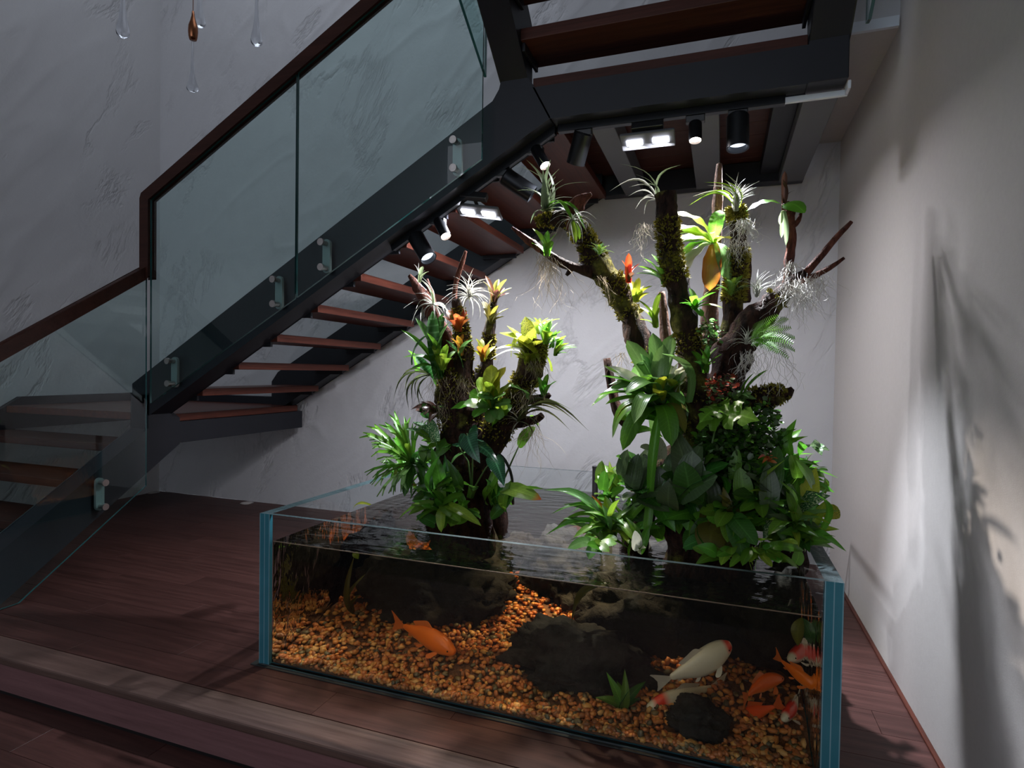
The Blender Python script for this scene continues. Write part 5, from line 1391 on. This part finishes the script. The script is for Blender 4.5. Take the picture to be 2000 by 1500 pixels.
# ------------------------------------------------------------------ more leaves of the mound plants
H, LN, SD = 'heart', 'lance', 'strapd'
fill('dark broad-leaved plant', 16, 1345, 925, 75, 75, [(H, 'dark'), (H, 'slate'), (LN, 'slate'), (H, 'green')], 46, 85)
fill('dark round-leaved plant', 20, 1245, 930, 65, 80, [(H, 'dark'), (H, 'green'), (H, 'slate')], 42, 75)
fill('light green bushy', 14, 1190, 940, 42, 48, [(H, 'mid'), (H, 'green')], 28, 50)
fill('long-leaved plant with', 18, 1165, 1015, 95, 45, [(SD, 'green'), (LN, 'mid'), (SD, 'mid'), (LN, 'pale')], 16, 90)
fill('grey-blue leaved', 28, 1490, 930, 85, 80, [(H, 'dark'), (H, 'mid'), (H, 'slate'), (LN, 'green')], 40, 75)
fill('upright yellow-green', 10, 1545, 880, 48, 48, [(LN, 'mid'), (LN, 'green')], 20, 75)
fill('arching strap', 10, 1590, 930, 45, 50, [(SD, 'green'), (SD, 'mid')], 18, 95)
fill('broad dark leaf marbled', 14, 1555, 985, 70, 55, [(LN, 'varieg'), (LN, 'green'), (LN, 'dark')], 32, 80)
fill('striped light green', 24, 1570, 1045, 75, 48, [(LN, 'pale'), (LN, 'green'), (LN, 'mid'), (LN, 'dark')], 24, 80)
fill('big dull green', 22, 1425, 1035, 85, 62, [(H, 'dark'), (H, 'green'), (H, 'mid'), (H, 'olive')], 46, 75)
fill('bright lime pothos', 16, 1490, 1082, 95, 30, [(H, 'lime'), (H, 'mid'), (H, 'green')], 28, 50)
fill('low leaves resting', 8, 1160, 1065, 60, 25, [(H, 'mid'), (H, 'green')], 28, 50)
fill('largest pale-lit', 22, 1258, 765, 105, 95, [('strap', 'pale'), (SD, 'pale'), ('strap', 'mid'), (SD, 'green')], 23, 120, (-.12, .06))
fill('green pothos with heart', 14, 868, 1000, 85, 32, [(H, 'green'), (H, 'mid'), (H, 'dark')], 29, 55)
fill('big staghorn', 8, 765, 890, 50, 60, [('fork', 'mid'), ('fork', 'green')], 0, 95)
fill('big staghorn', 12, 815, 930, 45, 55, [('strap', 'dark'), (LN, 'green'), (LN, 'dark')], 17, 85)
fill('dark lance-leaved', 14, 862, 925, 60, 55, [(LN, 'dark'), (LN, 'green')], 24, 75)
fill('light green ribbed', 8, 838, 865, 35, 32, [(H, 'mid'), (H, 'dark')], 28, 50)
fill('small upright glossy', 8, 975, 955, 40, 40, [(LN, 'dark'), (LN, 'mid')], 22, 65)
fill('dark red-brown leaved', 6, 835, 805, 28, 22, [(LN, 'brown'), (LN, 'dark')], 14, 35)
fill('brightly lit wide', 8, 958, 775, 55, 45, [('nest', 'lime'), ('nest', 'pale'), ('nest', 'green')], 26, 60)
fill('large strap-leaved', 6, 835, 690, 45, 50, [('strap', 'green'), ('strap', 'banded')], 15, 85)
fill('glossy green bromeliad right', 10, 1072, 650, 35, 28, [('strap', 'green'), ('strap', 'mid'), ('strap', 'lime')], 13, 38)
fill('yellow vase-shaped', 5, 1015, 665, 40, 35, [('strap', 'spot')], 22, 60)
fill('long-leaved plant with', 16, 1235, 1040, 70, 40, [(SD, 'green'), (LN, 'mid'), (LN, 'green'), ('strap', 'lime')], 17, 95, (-.08, .06), 3)
fill('dark broad-leaved plant', 14, 1330, 1020, 60, 55, [(LN, 'dark'), (LN, 'green'), (H, 'dark'), (SD, 'green')], 34, 85, (-.06, .08), 4)
fill('big dull green', 16, 1380, 1070, 60, 40, [(LN, 'green'), (H, 'dark'), (H, 'olive'), (LN, 'mid')], 34, 75, (-.06, .08), 5)
fill('striped light green', 20, 1560, 1000, 90, 75, [(LN, 'mid'), (SD, 'green'), (LN, 'pale'), (SD, 'mid'), (LN, 'lime')], 20, 105, (-.10, .10), 6)
fill('grey-blue leaved', 18, 1470, 960, 100, 80, [(LN, 'green'), (SD, 'mid'), (LN, 'mid'), (LN, 'slate'), (LN, 'lime')], 24, 90, (-.10, .05), 7)
fill('dark round-leaved plant', 12, 1240, 940, 75, 70, [(LN, 'green'), (SD, 'green'), (LN, 'mid')], 22, 90, (-.08, .06), 8)
fill('bright lime pothos', 10, 1400, 1085, 70, 25, [(H, 'lime'), (H, 'mid'), (LN, 'green')], 26, 50, (-.04, .06), 9)
fill('dark lance-leaved', 10, 850, 960, 80, 45, [(LN, 'green'), (LN, 'mid'), (SD, 'dark')], 20, 80, (-.08, .05), 10)
